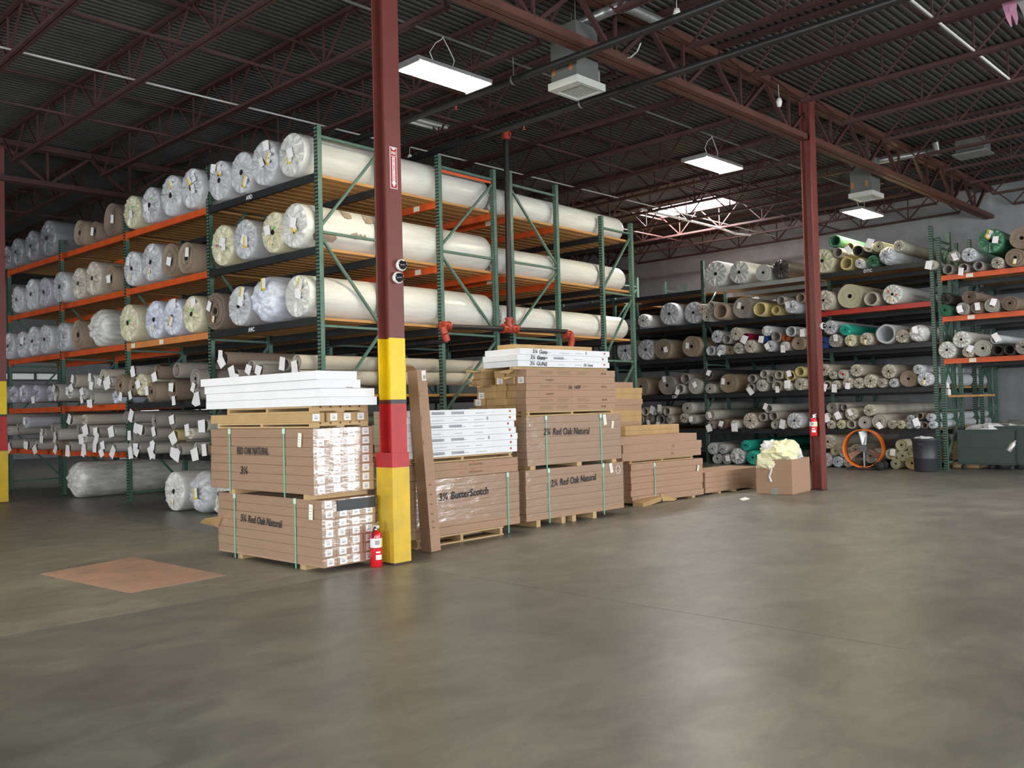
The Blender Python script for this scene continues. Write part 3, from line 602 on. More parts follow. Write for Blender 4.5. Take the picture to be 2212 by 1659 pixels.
# ---- racks along the back wall
for ri, (x, nm) in enumerate(((XB, 'back rack holding small roll ends behind the open floor'), (XB+2.35, 'rear half of the back rack, against the block wall'))):
    rk = empty('pallet_rack', Bw(x, 0), TB); tag(rk, 'dark green '+nm, 'rack', 'back racks')
    for y in YB: frame(rk, 0, y, 1.1, 4.95, False, (.15, 1.2, 2.4, 3.6, 4.7))
    for bi in range(4):
        for li, z in enumerate(BL):
            mm = greyb if (li == 4 and bi == 1) else redbeam if (li == 3 and bi == 0) else blackb
            for xx in (.03, 1.07):
                b = beam(rk, xx, YB[bi], YB[bi+1], z-(0 if ri == 0 and xx < .1 else BD), mm if ri == 0 and xx < .1 or mm == greyb else blackb)  # rear beams black in place of the shade behind
                if ri == 0 and xx < .1 and (li, bi) in ((4, 0), (1, 2)): text('DTC' if li == 4 else 'CBF', b, (-.026, 1.3 if li == 4 else .9, -.055), 'W', .09, paper, off=.002)
    rk = empty('pallet_rack', Bw(x, 0), TB); tag(rk, ['end rack with orange beams beside the dark green carts', 'rear half of the orange-beamed end rack'][ri], 'rack', 'back racks')
    for y in YB3: frame(rk, 0, y, 1.1, 4.7, True, (.15, 1.2, 2.4, 3.6, 4.5))
    for z in BO3:
        for xx in (.03, 1.07): beam(rk, xx, YB3[0], YB3[1], z-(0 if ri == 0 and xx < .1 else BD), orange if ri == 0 and xx < .1 else blackb, plates=(2.1, .6) if ri == 0 and xx < .1 else ())  # rear orange beams blackened to imitate shade
for bi in range(4):
    for li, z in enumerate(BL): deck(Bw(XB+.045, YB[bi], z), TB, 3.5, .05, YB[bi+1]-YB[bi]-.05, 'lumber shelf boards, %s of the back rack, %s' % (bshelf[li], ['bay behind the fan', 'bay behind the plain column', 'bay behind the green racks', 'far hidden bay'][bi]), 'lumber decks of the back racks', .226, .224)  # boards set edge to edge to keep light off the wall
for li, z in enumerate(BO3): deck(Bw(XB+.045, YB3[0], z), TB, 3.5, .05, YB3[1]-YB3[0]-.05, 'lumber shelf boards on the %s orange beams of the end rack' % ['lowest', 'middle', 'topmost'][li], 'lumber decks of the back racks', .226, .224)
# ================================================================ cartons and strapped loads
meshes = {}
def carton_me(dx, dy, dz, m, tape=True):
    k = ('c', round(dx, 3), round(dy, 3), round(dz, 3), m.name)
    if k not in meshes:
        b = MB(); e = min(.0025, dz/8)              # a chamfered box reads as folded card
        x, y, z = dx/2, dy/2, dz
        ring = lambda zz, i: [(-x+i, -y+i, zz), (x-i, -y+i, zz), (x-i, y-i, zz), (-x+i, y-i, zz)]
        vs = ring(0, e)+ring(e, 0)+ring(z-e, 0)+ring(z, e)
        fs = [(3, 2, 1, 0), (12, 13, 14, 15)]+[(4*j+i, 4*j+(i+1) % 4, 4*j+4+(i+1) % 4, 4*j+4+i) for j in range(3) for i in range(4)]
        meshes[k] = b.poly(vs, fs).mesh('carton', m)
    return meshes[k]
def end_label():
    if 'el' not in meshes:
        b = MB(); b.lohi((-.040, -.0012, -.033), (.040, 0, .033), 0)
        b.lohi((-.020, -.0016, -.016), (.018, -.0012, -.004), 1); b.lohi((-.024, -.0016, .012), (.010, -.0012, .016), 1); b.lohi((-.01, -.0016, .002), (.02, -.0012, .006), 1)
        meshes['el'] = b.mesh('end_label', paper, greyprint)
    return meshes['el']
def strap(parent, pts, w=.016, axis='y'):
    """a flat band through points in a plane; axis: the band's own width direction"""
    b = MB(); t = .0025
    for p, q in zip(pts, pts[1:]):
        p, q = Vector(p), Vector(q); ctr = (p+q)/2; d = q-p
        if axis == 'y': b.box(ctr, (abs(d.x)+t, w, abs(d.z)+t))
        else: b.box(ctr, (w, abs(d.y)+t, abs(d.z)+t))
    o = b.build('strap', strapm, parent)
    c = MB(); p = Vector(pts[1]); n = .03
    c.box(p+Vector((0, 0, -n)), (.010, .035, .05) if axis == 'y' else (.035, .010, .05)); c.build('strap_clip', clip_m, o); return o
def film_sheet(parent, x0, y0, z0, x1, y1, z1):
    b = MB(); n = 1; e = .006; x0 -= e; y0 -= e; x1 += e; y1 += e
    b.poly([(x0, y0, z0), (x1, y0, z0), (x1, y1, z0), (x0, y1, z0), (x0, y0, z1), (x1, y0, z1), (x1, y1, z1), (x0, y1, z1)], [(0, 1, 5, 4), (1, 2, 6, 5), (2, 3, 7, 6), (3, 0, 4, 7)])
    return b.build('stretch_film', film_m, parent)
def note(parent, loc, face, w=.06, h=.13, tilt=0):
    b = MB(); b.lohi((-w/2, -.002, -h/2), (w/2, 0, h/2), 0)
    for k in range(4): b.lohi((-w*.35, -.0025, -h*.38+k*h*.2), (w*(.1+.07*k), -.002, -h*.34+k*h*.2), 1)
    o = b.build('packing_slip', [cream_c, greyprint], parent, loc); o.rotation_euler = (0, tilt, 0 if face == 'S' else -pi/2); return o
def wooden_pallet(parent, x0, y0, x1, y1, z0, h=.095, along='y'):
    """stringers and slats as children of one pallet part"""
    p = MB().lohi((x0, y0, z0+h-.035), (x0+.001, y0+.001, z0+h-.034)).build('pallet', pallet_w, parent)
    n = 3
    for k in range(n):
        if along == 'y':
            x = x0+.02+(x1-x0-.08)*k/(n-1); MB().lohi((x, y0, z0+.016), (x+.04, y1, z0+h-.016)).build('stringer', pallet_w, p)
        else:
            y = y0+.0+(y1-y0-.04)*k/(n-1); MB().lohi((x0, y, z0+.016), (x1, y+.04, z0+h-.016)).build('stringer', pallet_w, p)
    for zz, cnt in ((z0+h-.016, 6), (z0, 3)):
        for k in range(cnt):
            if along == 'y': y = y0+(y1-y0-.09)*k/(cnt-1); MB().lohi((x0, y, zz), (x1, y+.09, zz+.016)).build('slat', pallet_w, p)
            else: x = x0+(x1-x0-.09)*k/(cnt-1); MB().lohi((x, y0, zz), (x+.09, y1, zz+.016)).build('slat', pallet_w, p)
    return p
def bundle(label, group, loc, rz, nx, ny, nz, d, m, jit=.004, z0=0, ends=None, skip=(), cat='carton load'):
    """a strapped load: only the cartons of its faces are built. ends: face that carries the labels ('S' or 'W')"""
    g = empty('carton_load', loc, rz); tag(g, label, cat, group)
    for k in range(nz):
        for i in range(nx):
            for j in range(ny):
                if 0 < i < nx-1 and 0 < j < ny-1 and k < nz-1 or (i, j, k) in skip: continue
                ox, oy = R.uniform(-jit, jit), R.uniform(-jit, jit)
                c = put('carton', carton_me(d[0]-.003, d[1]-.003, d[2]-.0015, m), g, ((i+.5)*d[0]+ox, (j+.5)*d[1]+oy, z0+k*d[2]), (0, 0, R.uniform(-.003, .003)))
                if ends == 'S' and j == 0: put('end_label', end_label(), c, (R.uniform(-.012, .004), -d[1]/2+.001, d[2]/2+.001))
                if ends == 'W' and i == 0: put('end_label', end_label(), c, (-d[0]/2+.001, R.uniform(-.012, .012), d[2]/2), (0, 0, -pi/2))
    return g
# ---- the two strapped loads in front of the banded column
L1 = bundle('lower strapped load of long brown cartons marked red oak, beside the extinguisher', 'strapped carton loads', (-2.272, -3.098, .05), radians(-1), 4, 1, 7, (.152, 1.84, .0875), kraft, ends='S')
for y in (.32, 1.42): MB().lohi((.03, y, -.05), (.58, y+.09, 0)).build('skid', pallet_w, L1)
for y in (.42, 1.50): strap(L1, [(-.008, y, -.04), (-.008, y, .617), (.612, y, .617), (.612, y, -.04)])
text('5¼ Red Oak Natural', L1, (-.011, 1.02, .36), 'W', .105, shear=.25, off=.0015, sx=.82, tilt=-.02)
film_sheet(L1, -.002, 0, .02, .610, 1.84, .612); note(L1, (-.010, .16, .50), 'W', .06, .14, .05)
fl_ = MB(); fl_.poly([(-.01, 1.83, .24), (-.16, 1.92, .30), (-.17, 1.80, .35), (-.01, 1.74, .36), (-.01, 1.83, .245), (-.16, 1.92, .305), (-.17, 1.80, .355), (-.01, 1.74, .365)], [(0,1,2,3),(7,6,5,4),(0,4,5,1),(1,5,6,2),(2,6,7,3),(3,7,4,0)]).build('torn_flap', kraft2, L1)
bk = MB().lohi((.16, -.012, .50), (.605, -.006, .60)).build('black_film', black_t, L1); bk['label'] = 'strip of black plastic film over the top row'
L2 = bundle('upper strapped load of brown cartons with white end labels, red oak', 'strapped carton loads', (-2.31, -3.04, .712), radians(-.3), 4, 1, 7, (.172, 1.80, .0865), kraft, ends='S')
for y in (.07, 1.35): MB().lohi((.0, y, -.048), (.66, y+.10, 0)).build('skid', pallet_w, L2)
for y in (.46, 1.42): strap(L2, [(-.008, y, -.04), (-.008, y, .612), (.692, y, .612), (.692, y, -.04)])
text('RED OAK NATURAL', L2, (-.011, 1.00, .385), 'W', .10, off=.002, sx=.62); text('3¼', L2, (-.011, 1.16, .19), 'W', .11, off=.0015, shear=.2)
film_sheet(L2, -.002, 0, .0, .690, 1.80, .606); note(L2, (-.010, .20, .50), 'W', .055, .13, .1)
tz = 1.321
w = wooden_pallet(empty('wooden_pallet', (-2.30, -3.0, tz), 0), 0, 0, .66, 1.62, 0, .05, 'x'); w.parent['label'] = 'thin wooden pallet under the row of labelled cartons'; w.parent['category'] = 'pallet'
for i in range(4):
    c = put('carton', carton_me(.168, 1.74, .088, kraft2), None, (-2.21+i*.176, -2.10+R.uniform(-.02, .02), tz+.0505), (0, 0, R.uniform(-.01, .01)))
    put('end_label', end_label(), c, (-.01, -.869, .046)); tag(c, 'long brown carton with white end label, %s of four toward the banded column' % ORD[i], 'carton', 'row of four labelled cartons')
w = empty('wooden_pallet', (-2.26, -2.95, tz+.139), 0); tag(w, 'wooden pallet between the labelled cartons and white cartons', 'pallet'); wooden_pallet(w, 0, 0, .66, 1.45, 0, .062, 'x')
for k, (y0, y1, x0) in enumerate(((-3.16, -1.10, -2.27), (-3.12, -1.10, -2.27), (-3.13, -1.07, -2.28), (-3.10, -1.03, -2.29))):
    z = tz+.2015+k*.0805
    c = put('carton', carton_me(.46 if k > 1 else .62, y1-y0, .079, white_c), None, (x0+(.46 if k > 1 else .62)/2+R.uniform(-.01, .01), (y0+y1)/2, z), (0, 0, radians(-.6)+R.uniform(-.008, .008)))
    tag(c, 'long flat white carton beside the banded column, %s from the bottom' % ORD[k], 'carton', 'white cartons on the strapped loads')
c = MB(); c.poly([(-2.0, -3.16, tz+.366), (-1.68, -3.05, tz+.367), (-1.70, -2.8, tz+.375), (-1.98, -2.9, tz+.40), (-2.0, -3.16, tz+.370), (-1.68, -3.05, tz+.371), (-1.70, -2.8, tz+.379), (-1.98, -2.9, tz+.404)], [(0,1,2,3),(7,6,5,4),(0,4,5,1),(1,5,6,2),(2,6,7,3),(3,7,4,0)])
tag(c.build('card_scrap', card_in), 'torn scrap of brown card on the white cartons', 'cardboard')
# ---- butterscotch load with white cartons on it
L3 = bundle('strapped load marked butterscotch behind the leaning brown carton', 'strapped carton loads', (-.93, -2.745, .1), radians(-2), 1, 4, 7, (1.70, .20, .0875), kraft, ends='W')
wooden_pallet(L3, .1, -.0, 1.42, .8, -.1, .098, 'y')
strap(L3, [(1.50, -.008, -.09), (1.50, -.008, .615), (1.50, .80, .615)], axis='x')
text('3¼ ButterScotch', L3, (.80, -.012, .42), 'S', .115, shear=.15, off=.0018, sx=.95, tilt=.02); film_sheet(L3, 0, -.002, .12, 1.70, .8, .612)
for k in range(2):
    c = put('carton', carton_me(1.69, .30, .083, kraft), None, Bw(0, 0) and Vector((-.08, -2.62, .715+k*.084)), (0, 0, radians(-2)))
    tag(c, 'long brown carton with red printing on butterscotch load, %s' % ['lower of two', 'upper of two'][k], 'carton', 'red-printed brown cartons')
    text('MOHAWK', c, (.16, -.152, .04), 'S', .035, brownprint, sx=1.3)
    pr = MB(); pr.lohi((.1, -.1515, .06), (.14, -.150, .072)); pr.lohi((-.10, -.1515, .03), (-.02, -.150, .035)); pr.lohi((-.10, -.1515, .045), (-.03, -.150, .05)); pr.build('printing', redprint, c)
w = empty('wooden_pallet', (-.95, -2.76, .888), radians(-2)); tag(w, 'wooden pallet under the stack of seven white cartons', 'pallet'); wooden_pallet(w, 0, 0, 1.60, .6, 0, .06, 'y')
def printed(c, hx, hy, seed, dz):
    rr = random.Random(seed); b = MB(); y = -hy-.0012
    for x in (-.35, -.1, .12): b.lohi((hx*x*1.6, y, dz*.35), (hx*x*1.6+rr.uniform(.10, .2), y+.001, dz*.35+.006))
    if seed % 2: 
        for x in (-.6, -.25): b.lohi((hx*x, y, dz*.30), (hx*x+.19, y+.001, dz*.72))
    if seed % 3 == 0: b.lohi((hx*.42, y, dz*.25), (hx*.42+.03, y+.001, dz*.8))
    o = b.build('printing', greyprint, c)
    q = MB().lohi((hx-.12, y, dz*.4), (hx-.09, y+.001, dz*.75)).build('printed_mark', redprint, c)
for k in range(7):
    z = .950+k*.0725; L = 1.66+R.uniform(-.02, .03)
    c = put('carton', carton_me(L, .28, .071, white_c), None, (-.11+R.uniform(-.02, .02), -2.66+R.uniform(-.01, .01), z), (0, 0, radians(-2)+R.uniform(-.006, .006)))
    printed(c, L/2, .14, k+1, .071); tag(c, 'flat white carton with grey printing, %s from the bottom of seven' % ORD[k], 'carton', 'stack of seven white cartons')
    if k in (3, 4, 5): text({5: 'VB', 4: '5¼', 3: '3'}[k], c, (-L/2-.002, .03, .036), 'W', .065, off=.001, shear=.2)
for k in range(7):
    c = put('carton', carton_me(1.64, .28, .071, cream_c), None, (-.10+R.uniform(-.02, .02), -2.36, .950+k*.0725), (0, 0, radians(-2)))
    tag(c, 'flat cream carton behind white cartons, %s from the bottom' % ORD[k], 'carton', 'second file of white cartons')
# ---- the tall carton leaning on them
g = empty('leaning_carton', (-.80, -2.95, .0)); tag(g, 'tall narrow brown carton leaning upright in front of white cartons', 'carton')
top = at(900, 800, 'y', -2.86); d = (top-Vector((-.80, -2.95, 0))); hh = d.length
g.rotation_euler = d.to_track_quat('Z', 'Y').to_euler()
g.rotation_euler = (Matrix((Vector((cos(-.06), sin(-.06), 0)), Vector((0, 0, 1)).cross(Vector((cos(-.06), sin(-.06), 0))), Vector((0, 0, 1)))).transposed()).to_euler()
ux = Vector((1, -.08, 0)).normalized(); uz = d.normalized(); uy = uz.cross(ux).normalized(); ux = uy.cross(uz)
g.rotation_euler = Matrix((ux, uy, uz)).transposed().to_euler()
put('carton_body', carton_me(.125, .165, hh, kraft), g)
fp = MB(); fp.poly([(-.06, .08, hh), (.06, .08, hh), (.04, .13, hh+.07), (-.04, .12, hh+.075), (-.06, .085, hh), (.06, .085, hh), (.04, .135, hh+.07), (-.04, .125, hh+.075)], [(0,1,2,3),(7,6,5,4),(0,4,5,1),(1,5,6,2),(2,6,7,3),(3,7,4,0)])
fp.poly([(-.062, -.08, hh), (-.062, .08, hh), (-.09, .05, hh+.05), (-.09, -.05, hh+.045), (-.058, -.08, hh), (-.058, .08, hh), (-.086, .05, hh+.05), (-.086, -.05, hh+.045)], [(0,1,2,3),(7,6,5,4),(0,4,5,1),(1,5,6,2),(2,6,7,3),(3,7,4,0)]).build('open_flap', card_in, g)
n_ = MB(); n_.lohi((-.005, -.0845, hh-.115), (.05, -.083, hh-.01), 0); n_.lohi((.01, -.085, hh-.10), (.045, -.0845, hh-.06), 1); n_.build('shipping_label', [paper, greyprint], g)
b = MB()
for z in (hh-.25, .72, .14): b.lohi((-.063, -.0835, z), (.063, -.0825, z+.006))
b.build('crease', kraft2, g)
b = MB()
for z in (1.6, 1.35, 1.1): b.lohi((-.055, -.0836, z), (-.048, -.0826, z+.05))
for z in (.68, .58, .48, .38, .30, .24): b.lohi((-.03, -.0836, z), (.005, -.0826, z+.012))
b.build('printing', brownprint, g)
# ---- red oak loads and the loose cartons on top
rz2 = radians(-4.2)
S2o = Vector((1.005, -2.70, .08)); q = lambda x, y, z: S2o+Matrix.Rotation(rz2, 3, 'Z')@Vector((x, y, z))
L4 = bundle('lower wrapped load marked two and a quarter red oak natural', 'strapped carton loads', S2o, rz2, 1, 5, 7, (1.86, .17, .0885), kraft)
for x in (.17, .62, .82, 1.22): MB().lohi((x, 0, -.08), (x+.07, .8, 0)).build('skid', pallet_w, L4)
for x in (.40, 1.44): strap(L4, [(x, -.008, -.05), (x, -.008, .625), (x, .85, .625)], axis='x')
text('2¼ Red Oak Natural', L4, (.86, -.011, .44), 'S', .125, shear=.15, off=.0012, sx=.80, tilt=.03); film_sheet(L4, 0, -.002, .05, 1.86, .85, .62)
note(L4, (1.60, -.009, .55), 'S', .06, .13, -.2); ring = MB(); [ring.tube((1.74+.045*cos(t), -.01, .52+.055*sin(t)), (1.74+.045*cos(t+.5), -.01, .52+.055*sin(t+.5)), .004, 5) for t in [k*.5 for k in range(13)]]; ring.build('cord_loop', paper, L4)
L5 = bundle('upper wrapped load of brown cartons marked red oak natural', 'strapped carton loads', q(.035, 0, .665), rz2, 1, 5, 7, (1.80, .17, .0865), kraft)
for x in (.05, .9, 1.6): MB().lohi((x, 0, -.045), (x+.09, .85, 0)).build('skid', pallet_w, L5)
for x in (.34, 1.38): strap(L5, [(x, -.008, -.04), (x, -.008, .612), (x, .85, .612)], axis='x')
text('2¼ Red Oak Natural', L5, (.72, -.011, .40), 'S', .125, shear=.15, off=.0012, sx=.80, tilt=-.02); film_sheet(L5, 0, -.002, .0, 1.80, .85, .606)
note(L5, (1.46, -.009, .53), 'S', .06, .14, -.15); note(L5, (1.62, -.009, .46), 'S', .04, .10, .2)
o = put('end_label', end_label(), L5, (-.008, .70, .06), (0, 0, -pi/2)); o.scale = (1.6, 1, 1.6)
zt = .08+.665+.606
w = empty('wooden_pallet', q(.06, .02, zt-.08), rz2); tag(w, 'wooden pallet under the loose brown cartons', 'pallet'); wooden_pallet(w, 0, 0, 1.66, .95, 0, .058, 'y')
for k in range(6):
    for j in range(5):
        if (j, k) in ((3, 4), (3, 5)): continue
        dx = R.uniform(-.05, .05) if j else R.uniform(-.012, .012); dx -= (.04 if j == 4 else 0)
        c = put('carton', carton_me(1.70, .168, .0855, kraft if j == 0 else kraft2), None, q(.06+.85+dx, .10+j*.176, zt-.08+.0585+k*.0865), (0, 0, rz2+R.uniform(-.012, .012)))
        tag(c, 'loose brown carton on the red oak loads, %s from bottom, %s from the front' % (ORD[k], ORD[j]), 'carton', 'loose brown cartons')
        if (j, k) in ((0, 4), (2, 4), (4, 2), (4, 1)): put('end_label', end_label(), c, (-.851, .0, .044), (0, 0, -pi/2)).scale = (1.3, 1, 1.2)
        if j == 0:
            b = MB(); rr = random.Random(k)
            if k in (5, 3, 1, 0):
                for x0 in (-.62, -.30, .08): 
                    for zz in (.03, .045, .058): b.lohi((x0, -.0855, zz), (x0+rr.uniform(.16, .26), -.0845, zz+.004))
                b.lohi((.56, -.0855, .03), (.66, -.0845, .055))
            else: b.lohi((-.50, -.0855, .035), (-.36, -.0845, .05)); b.lohi((-.46, -.0855, .02), (-.41, -.0845, .026))
            b.build('printing', brownprint, c)
            b = MB(); [b.lohi((x, -.0856, 0), (x+.006, -.0846, .085)) for x in (-.62, -.02, .6)]; b.build('crease', kraft2, c)
            if k == 3: text('2¼  HDF', c, (.02, -.0875, .035), 'S', .06, off=.0012, shear=.2)
        if j in (1, 3, 4) and k in (0, 3, 4, 5):
            a = R.uniform(-.05, .05); f = MB(); z = .0855 if k > 2 else .04
            f.poly([(-.85, -.08, z), (-.85, .08, z), (-1.0, .06+a, z+R.uniform(-.08, .03)), (-.98, -.07+a, z+R.uniform(-.06, .03)), (-.85, -.08, z+.004), (-.85, .08, z+.004), (-1.0, .06+a, z-.01), (-.98, -.07+a, z-.0)], [(0,1,2,3),(7,6,5,4),(0,4,5,1),(1,5,6,2),(2,6,7,3),(3,7,4,0)]).build('open_flap', kraft2, c)
zz = zt-.08+.0585+6*.0865
for y in (.10, .62): 
    sp = MB().lohi((0, 0, 0), (1.75, .07, .032)).build('timber_bearer', pallet_w, None, q(-.06, y, zz), rz2); tag(sp, 'timber bearer under the three white cartons, %s' % ['front one', 'rear one'][y > .3], 'timber')
for k in range(3):
    c = put('carton', carton_me(1.70, .62, .073, white_c), None, q(-.05+.85+.02*k*(-1 if k == 1 else .5), .33, zz+.033+k*.0745), (0, 0, rz2+R.uniform(-.01, .01)))
    printed(c, .85, .31, k+4, .073); tag(c, 'long white carton high on brown cartons, %s from bottom' % ORD[k], 'carton', 'three white cartons on top')
    text(['3¼ GUNS', '3¼ Guns', '5¼ Guns'][k], c, (-.50, -.3135, .036), 'S', .07, off=.001, shear=.2, tilt=-.03)
    if k == 0: text('3¼ Guns', c, (.42, -.3135, .03), 'S', .05, off=.0006, shear=.3)
c = put('carton', carton_me(1.45, .30, .07, kraft2), None, q(.86, .42, zz+.033+3*.0745+.001), (0, 0, rz2-.02)); tag(c, 'long brown carton topmost, lying on the three white cartons', 'carton')
# ---- brown stacks behind and beyond them
for n_, (x, y, k0, nz, ln) in enumerate(((3.43, -1.66, 0, 16, 1.90), (3.50, -1.66, 16, 4, 1.86))):
    for k in range(nz):
        c = put('carton', carton_me(ln, .30, .088, kraft2 if k % 3 else kraft), None, (x+ln/2-.45+R.uniform(-.03, .03)-.26*(k > 2 and n_ == 1), y, .05+(k0+k)*.0885), (0, 0, R.uniform(-.01, .01)))
        tag(c, 'long brown carton in the stack behind red oak loads, %s from the ground' % ORD[k0+k], 'carton', 'brown stack behind the loads')
rz3 = radians(-7.1); S3o = Vector((3.69, -2.395, .03)); q3 = lambda x, y, z: S3o+Matrix.Rotation(rz3, 3, 'Z')@Vector((x, y, z))
L6 = bundle('low strapped load with a crushed bottom carton, beyond the red oak loads', 'strapped carton loads', S3o, rz3, 1, 3, 6, (1.70, .20, .095), kraft, jit=.010)
for x in (.3, 1.4): MB().lohi((x, -.01, -.03), (x+.07, .6, 0)).build('skid', pallet_w, L6)
strap(L6, [(.52, -.010, -.03), (.52, -.010, .565), (.52, .60, .565)], axis='x')
b = put('crushed_carton', carton_me(.62, .16, .07, kraft2), L6, (.26, -.07, -.02), (.10, -.06, .25))
b = MB(); b.poly([(.62, -.02, .10), (.66, -.03, -.02), (.86, -.09, -.024), (.98, -.05, -.01), (.62, -.014, .10), (.66, -.024, -.016), (.86, -.084, -.018), (.98, -.044, -.004)], [(0,1,2,3),(7,6,5,4),(0,4,5,1),(1,5,6,2),(2,6,7,3),(3,7,4,0)]).build('torn_flap', kraft2, L6)
note(L6, (1.56, -.013, .42), 'S', .04, .09, .3)
w = empty('wooden_pallet', q3(-.1, -.02, .571), rz3); tag(w, 'thin wooden pallet on the low strapped load', 'pallet'); wooden_pallet(w, .1, .05, 1.6, .6, 0, .05, 'y')
for k in range(3):
    for j in range(2):
        c = put('carton', carton_me(1.86-.05*(k == 2), .24, .116, kraft), None, q3(.72+.02*k-(.12 if k == 2 else 0), .10+j*.26, .622+k*.1165), (0, 0, rz3+R.uniform(-.02, .02)))
        tag(c, 'brown carton on the low strapped load, %s from bottom, %s' % (ORD[k], ['front file', 'rear file'][j]), 'carton', 'cartons on the low load')
        if j == 0:
            b = MB(); [b.lohi((x, -.1215, 0), (x+.007, -.1205, .11)) for x in (-.55, .0, .55)]; b.build('crease', kraft2, c)
            if k < 2: text('3¼', c, (.22, -.1225, .055), 'S', .06, brownprint)
for k in range(2):
    c = put('carton', carton_me(1.30, .26, .07, kraft2), None, q3(.84, .40, .622+3*.1165+.001+k*.071), (0, 0, rz3+.02)); tag(c, 'sallow flat carton crowning the low load, %s' % ['lower', 'upper'][k], 'carton', 'flat cartons crowning the low load')
S4o = Vector((5.50, -2.57, .03))
L7 = bundle('lowest strapped load of brown cartons, next to the open box', 'strapped carton loads', S4o, radians(-5.2), 1, 3, 4, (1.62, .22, .082), kraft, jit=.005)
for x in (.35, .8, 1.4): MB().lohi((x, -.01, -.03), (x+.06, .6, 0)).build('skid', pallet_w, L7)
note(L7, (.03, .1, .330), 'S', .1, .02)
# ---- the open box of plastic wrap
g = empty('open_box', (6.11, -3.74, 0), radians(4)); tag(g, 'open cardboard box overflowing with crumpled plastic by the maroon column', 'box')
bw_, bd, bh, th = .80, .58, .55, .008
for nm, lo, hi in (('side_panel', (0, 0, 0), (bw_, th, bh)), ('side_panel', (0, bd-th, 0), (bw_, bd, bh)), ('side_panel', (0, th, 0), (th, bd-th, bh)), ('side_panel', (bw_-th, th, 0), (bw_, bd-th, bh)), ('bottom_panel', (0, 0, .002), (bw_, bd, .010))):
    MB().lohi(lo, hi).build(nm, kraft if nm[0] == 's' else card_in, g)
MB().lohi((-.002, .24, .0), (0, .34, .10)).build('tape_patch', galv, g)
def blob(c, rx, ry, rz, seed, m, name='crumpled_plastic', n=22, parent=None):
    b = MB(); vs = []; nr = 12
    for j in range(nr+1):
        ph = pi*j/nr
        for i in range(n):
            t = 2*pi*i/n; d = Vector((cos(t)*sin(ph), sin(t)*sin(ph), cos(ph))); k = 1+.45*noise.noise(d*2.1+Vector((seed, 0, 0)))+.18*noise.noise(d*6+Vector((seed, 5, 0)))
            vs.append((c[0]+d.x*rx*k, c[1]+d.y*ry*k, c[2]+d.z*rz*k))
    return b.poly(vs, [(j*n+i, (j+1)*n+i, (j+1)*n+(i+1) % n, j*n+(i+1) % n) for j in range(nr) for i in range(n)], 0, False).build(name, m, parent)
pw = tag(empty('plastic_wrap_heap', (6.11, -3.74, .5), radians(4)), 'heap of pale yellow and white plastic wrap in the open box', 'plastic wrap')
for c, r, sd, m in (((.28, .3, .10), (.30, .26, .20), 1, cloud), ((.16, .40, .02), (.22, .2, .16), 2, cloud), ((.45, .25, .16), (.22, .2, .17), 3, cloud), ((.66, .28, .05), (.18, .22, .17), 4, cloud_w), ((.30, .45, .16), (.2, .14, .16), 5, cloud_w)):
    blob(c, *r, sd, m, parent=pw)
b = MB(); b.path([(-.005, .32, .05), (-.02, .31, -.05), (-.012, .33, -.14), (-.012, .36, -.22), (-.012, .33, -.30)], .018, 5).build('trailing_strip', cloud_w, pw)
p = at(1608, 1080, 'z', 0); c = MB().poly([(-.1, -.03, 0), (.08, -.05, .01), (.1, .04, .03), (-.06, .05, .012), (-.1, -.03, .004), (.08, -.05, .014), (.1, .04, .034), (-.06, .05, .016)], [(0,3,2,1),(4,5,6,7),(0,1,5,4),(1,2,6,5),(2,3,7,6),(3,0,4,7)]).build('paper_scrap', paper, None, p); tag(c, 'small white scrap of paper lying on the floor near the box', 'paper')
# ================================================================ extinguishers, fan, bin, carts
def extinguisher(loc, rz, label, h=.42, r=.058, side=0):
    g = empty('fire_extinguisher', loc, rz); tag(g, label, 'extinguisher')
    b = MB().lathe([(0, r*.9), (.01, r), (h*.70, r), (h*.76, r*.9), (h*.80, r*.55), (h*.82, r*.3), (h*.83, .001)], 24); b.f.insert(0, tuple(range(24))[::-1]); b.m.insert(0, 0); b.sm.insert(0, False)
    b.build('cylinder', ext_red, g)
    v = MB(); v.tube((0, 0, h*.81), (0, 0, h*.88), .016, 10); v.box((0, 0, h*.89), (.04, .03, .035)); v.build('valve', chrome, g)
    hd = MB(); hd.bar((-.02, 0, h*.93), (.055, 0, h*.99), .022, .008); hd.bar((-.02, 0, h*.90), (.055, 0, h*.90), .018, .008); hd.build('handle', chrome, g)
    gz = MB(); gz.tube((0, -.015, h*.89), (0, -.03, h*.89), .016, 12); gz.build('gauge', ivory, g)
    hs = MB(); hs.path([(-.02, 0, h*.88), (-.05, -.01, h*.86), (-.075, -.01, h*.78), (-.075, -.01, h*.66)], .008, 6); hs.build('hose', rubber, g)
    def wrap(nm, z0, z1, a0, a1, m):
        b = MB(); vs = []; n = 10; rr = r+.0012
        for z in (z0, z1): vs += [(rr*cos(a0+(a1-a0)*k/n), rr*sin(a0+(a1-a0)*k/n), z) for k in range(n+1)]
        b.poly(vs, [(k, k+1, n+2+k, n+1+k) for k in range(n)], 0, True).build(nm, m, g)
    wrap('instruction_label', h*.44, h*.64, pi*.80, pi*2.0, paper); r += .0006; wrap('label_stripe', h*.44, h*.62, pi*1.46, pi*1.60, paper_y)
    wrap('label_print', h*.50, h*.60, pi*1.12, pi*1.36, greyprint); wrap('small_label', h*.17, h*.28, pi*1.15, pi*1.48, paper); wrap('band', h*.415, h*.43, 0, 2*pi, black_t); wrap('maker_mark', h*.32, h*.355, pi*1.16, pi*1.40, paper)
    return g
extinguisher((-1.742, -3.205, 0), radians(20), 'red fire extinguisher standing on the floor against the banded column')
e2 = extinguisher(Bw(8.535, -.075, .885), radians(-30), 'red fire extinguisher hung on the plain maroon column', .36, .06)
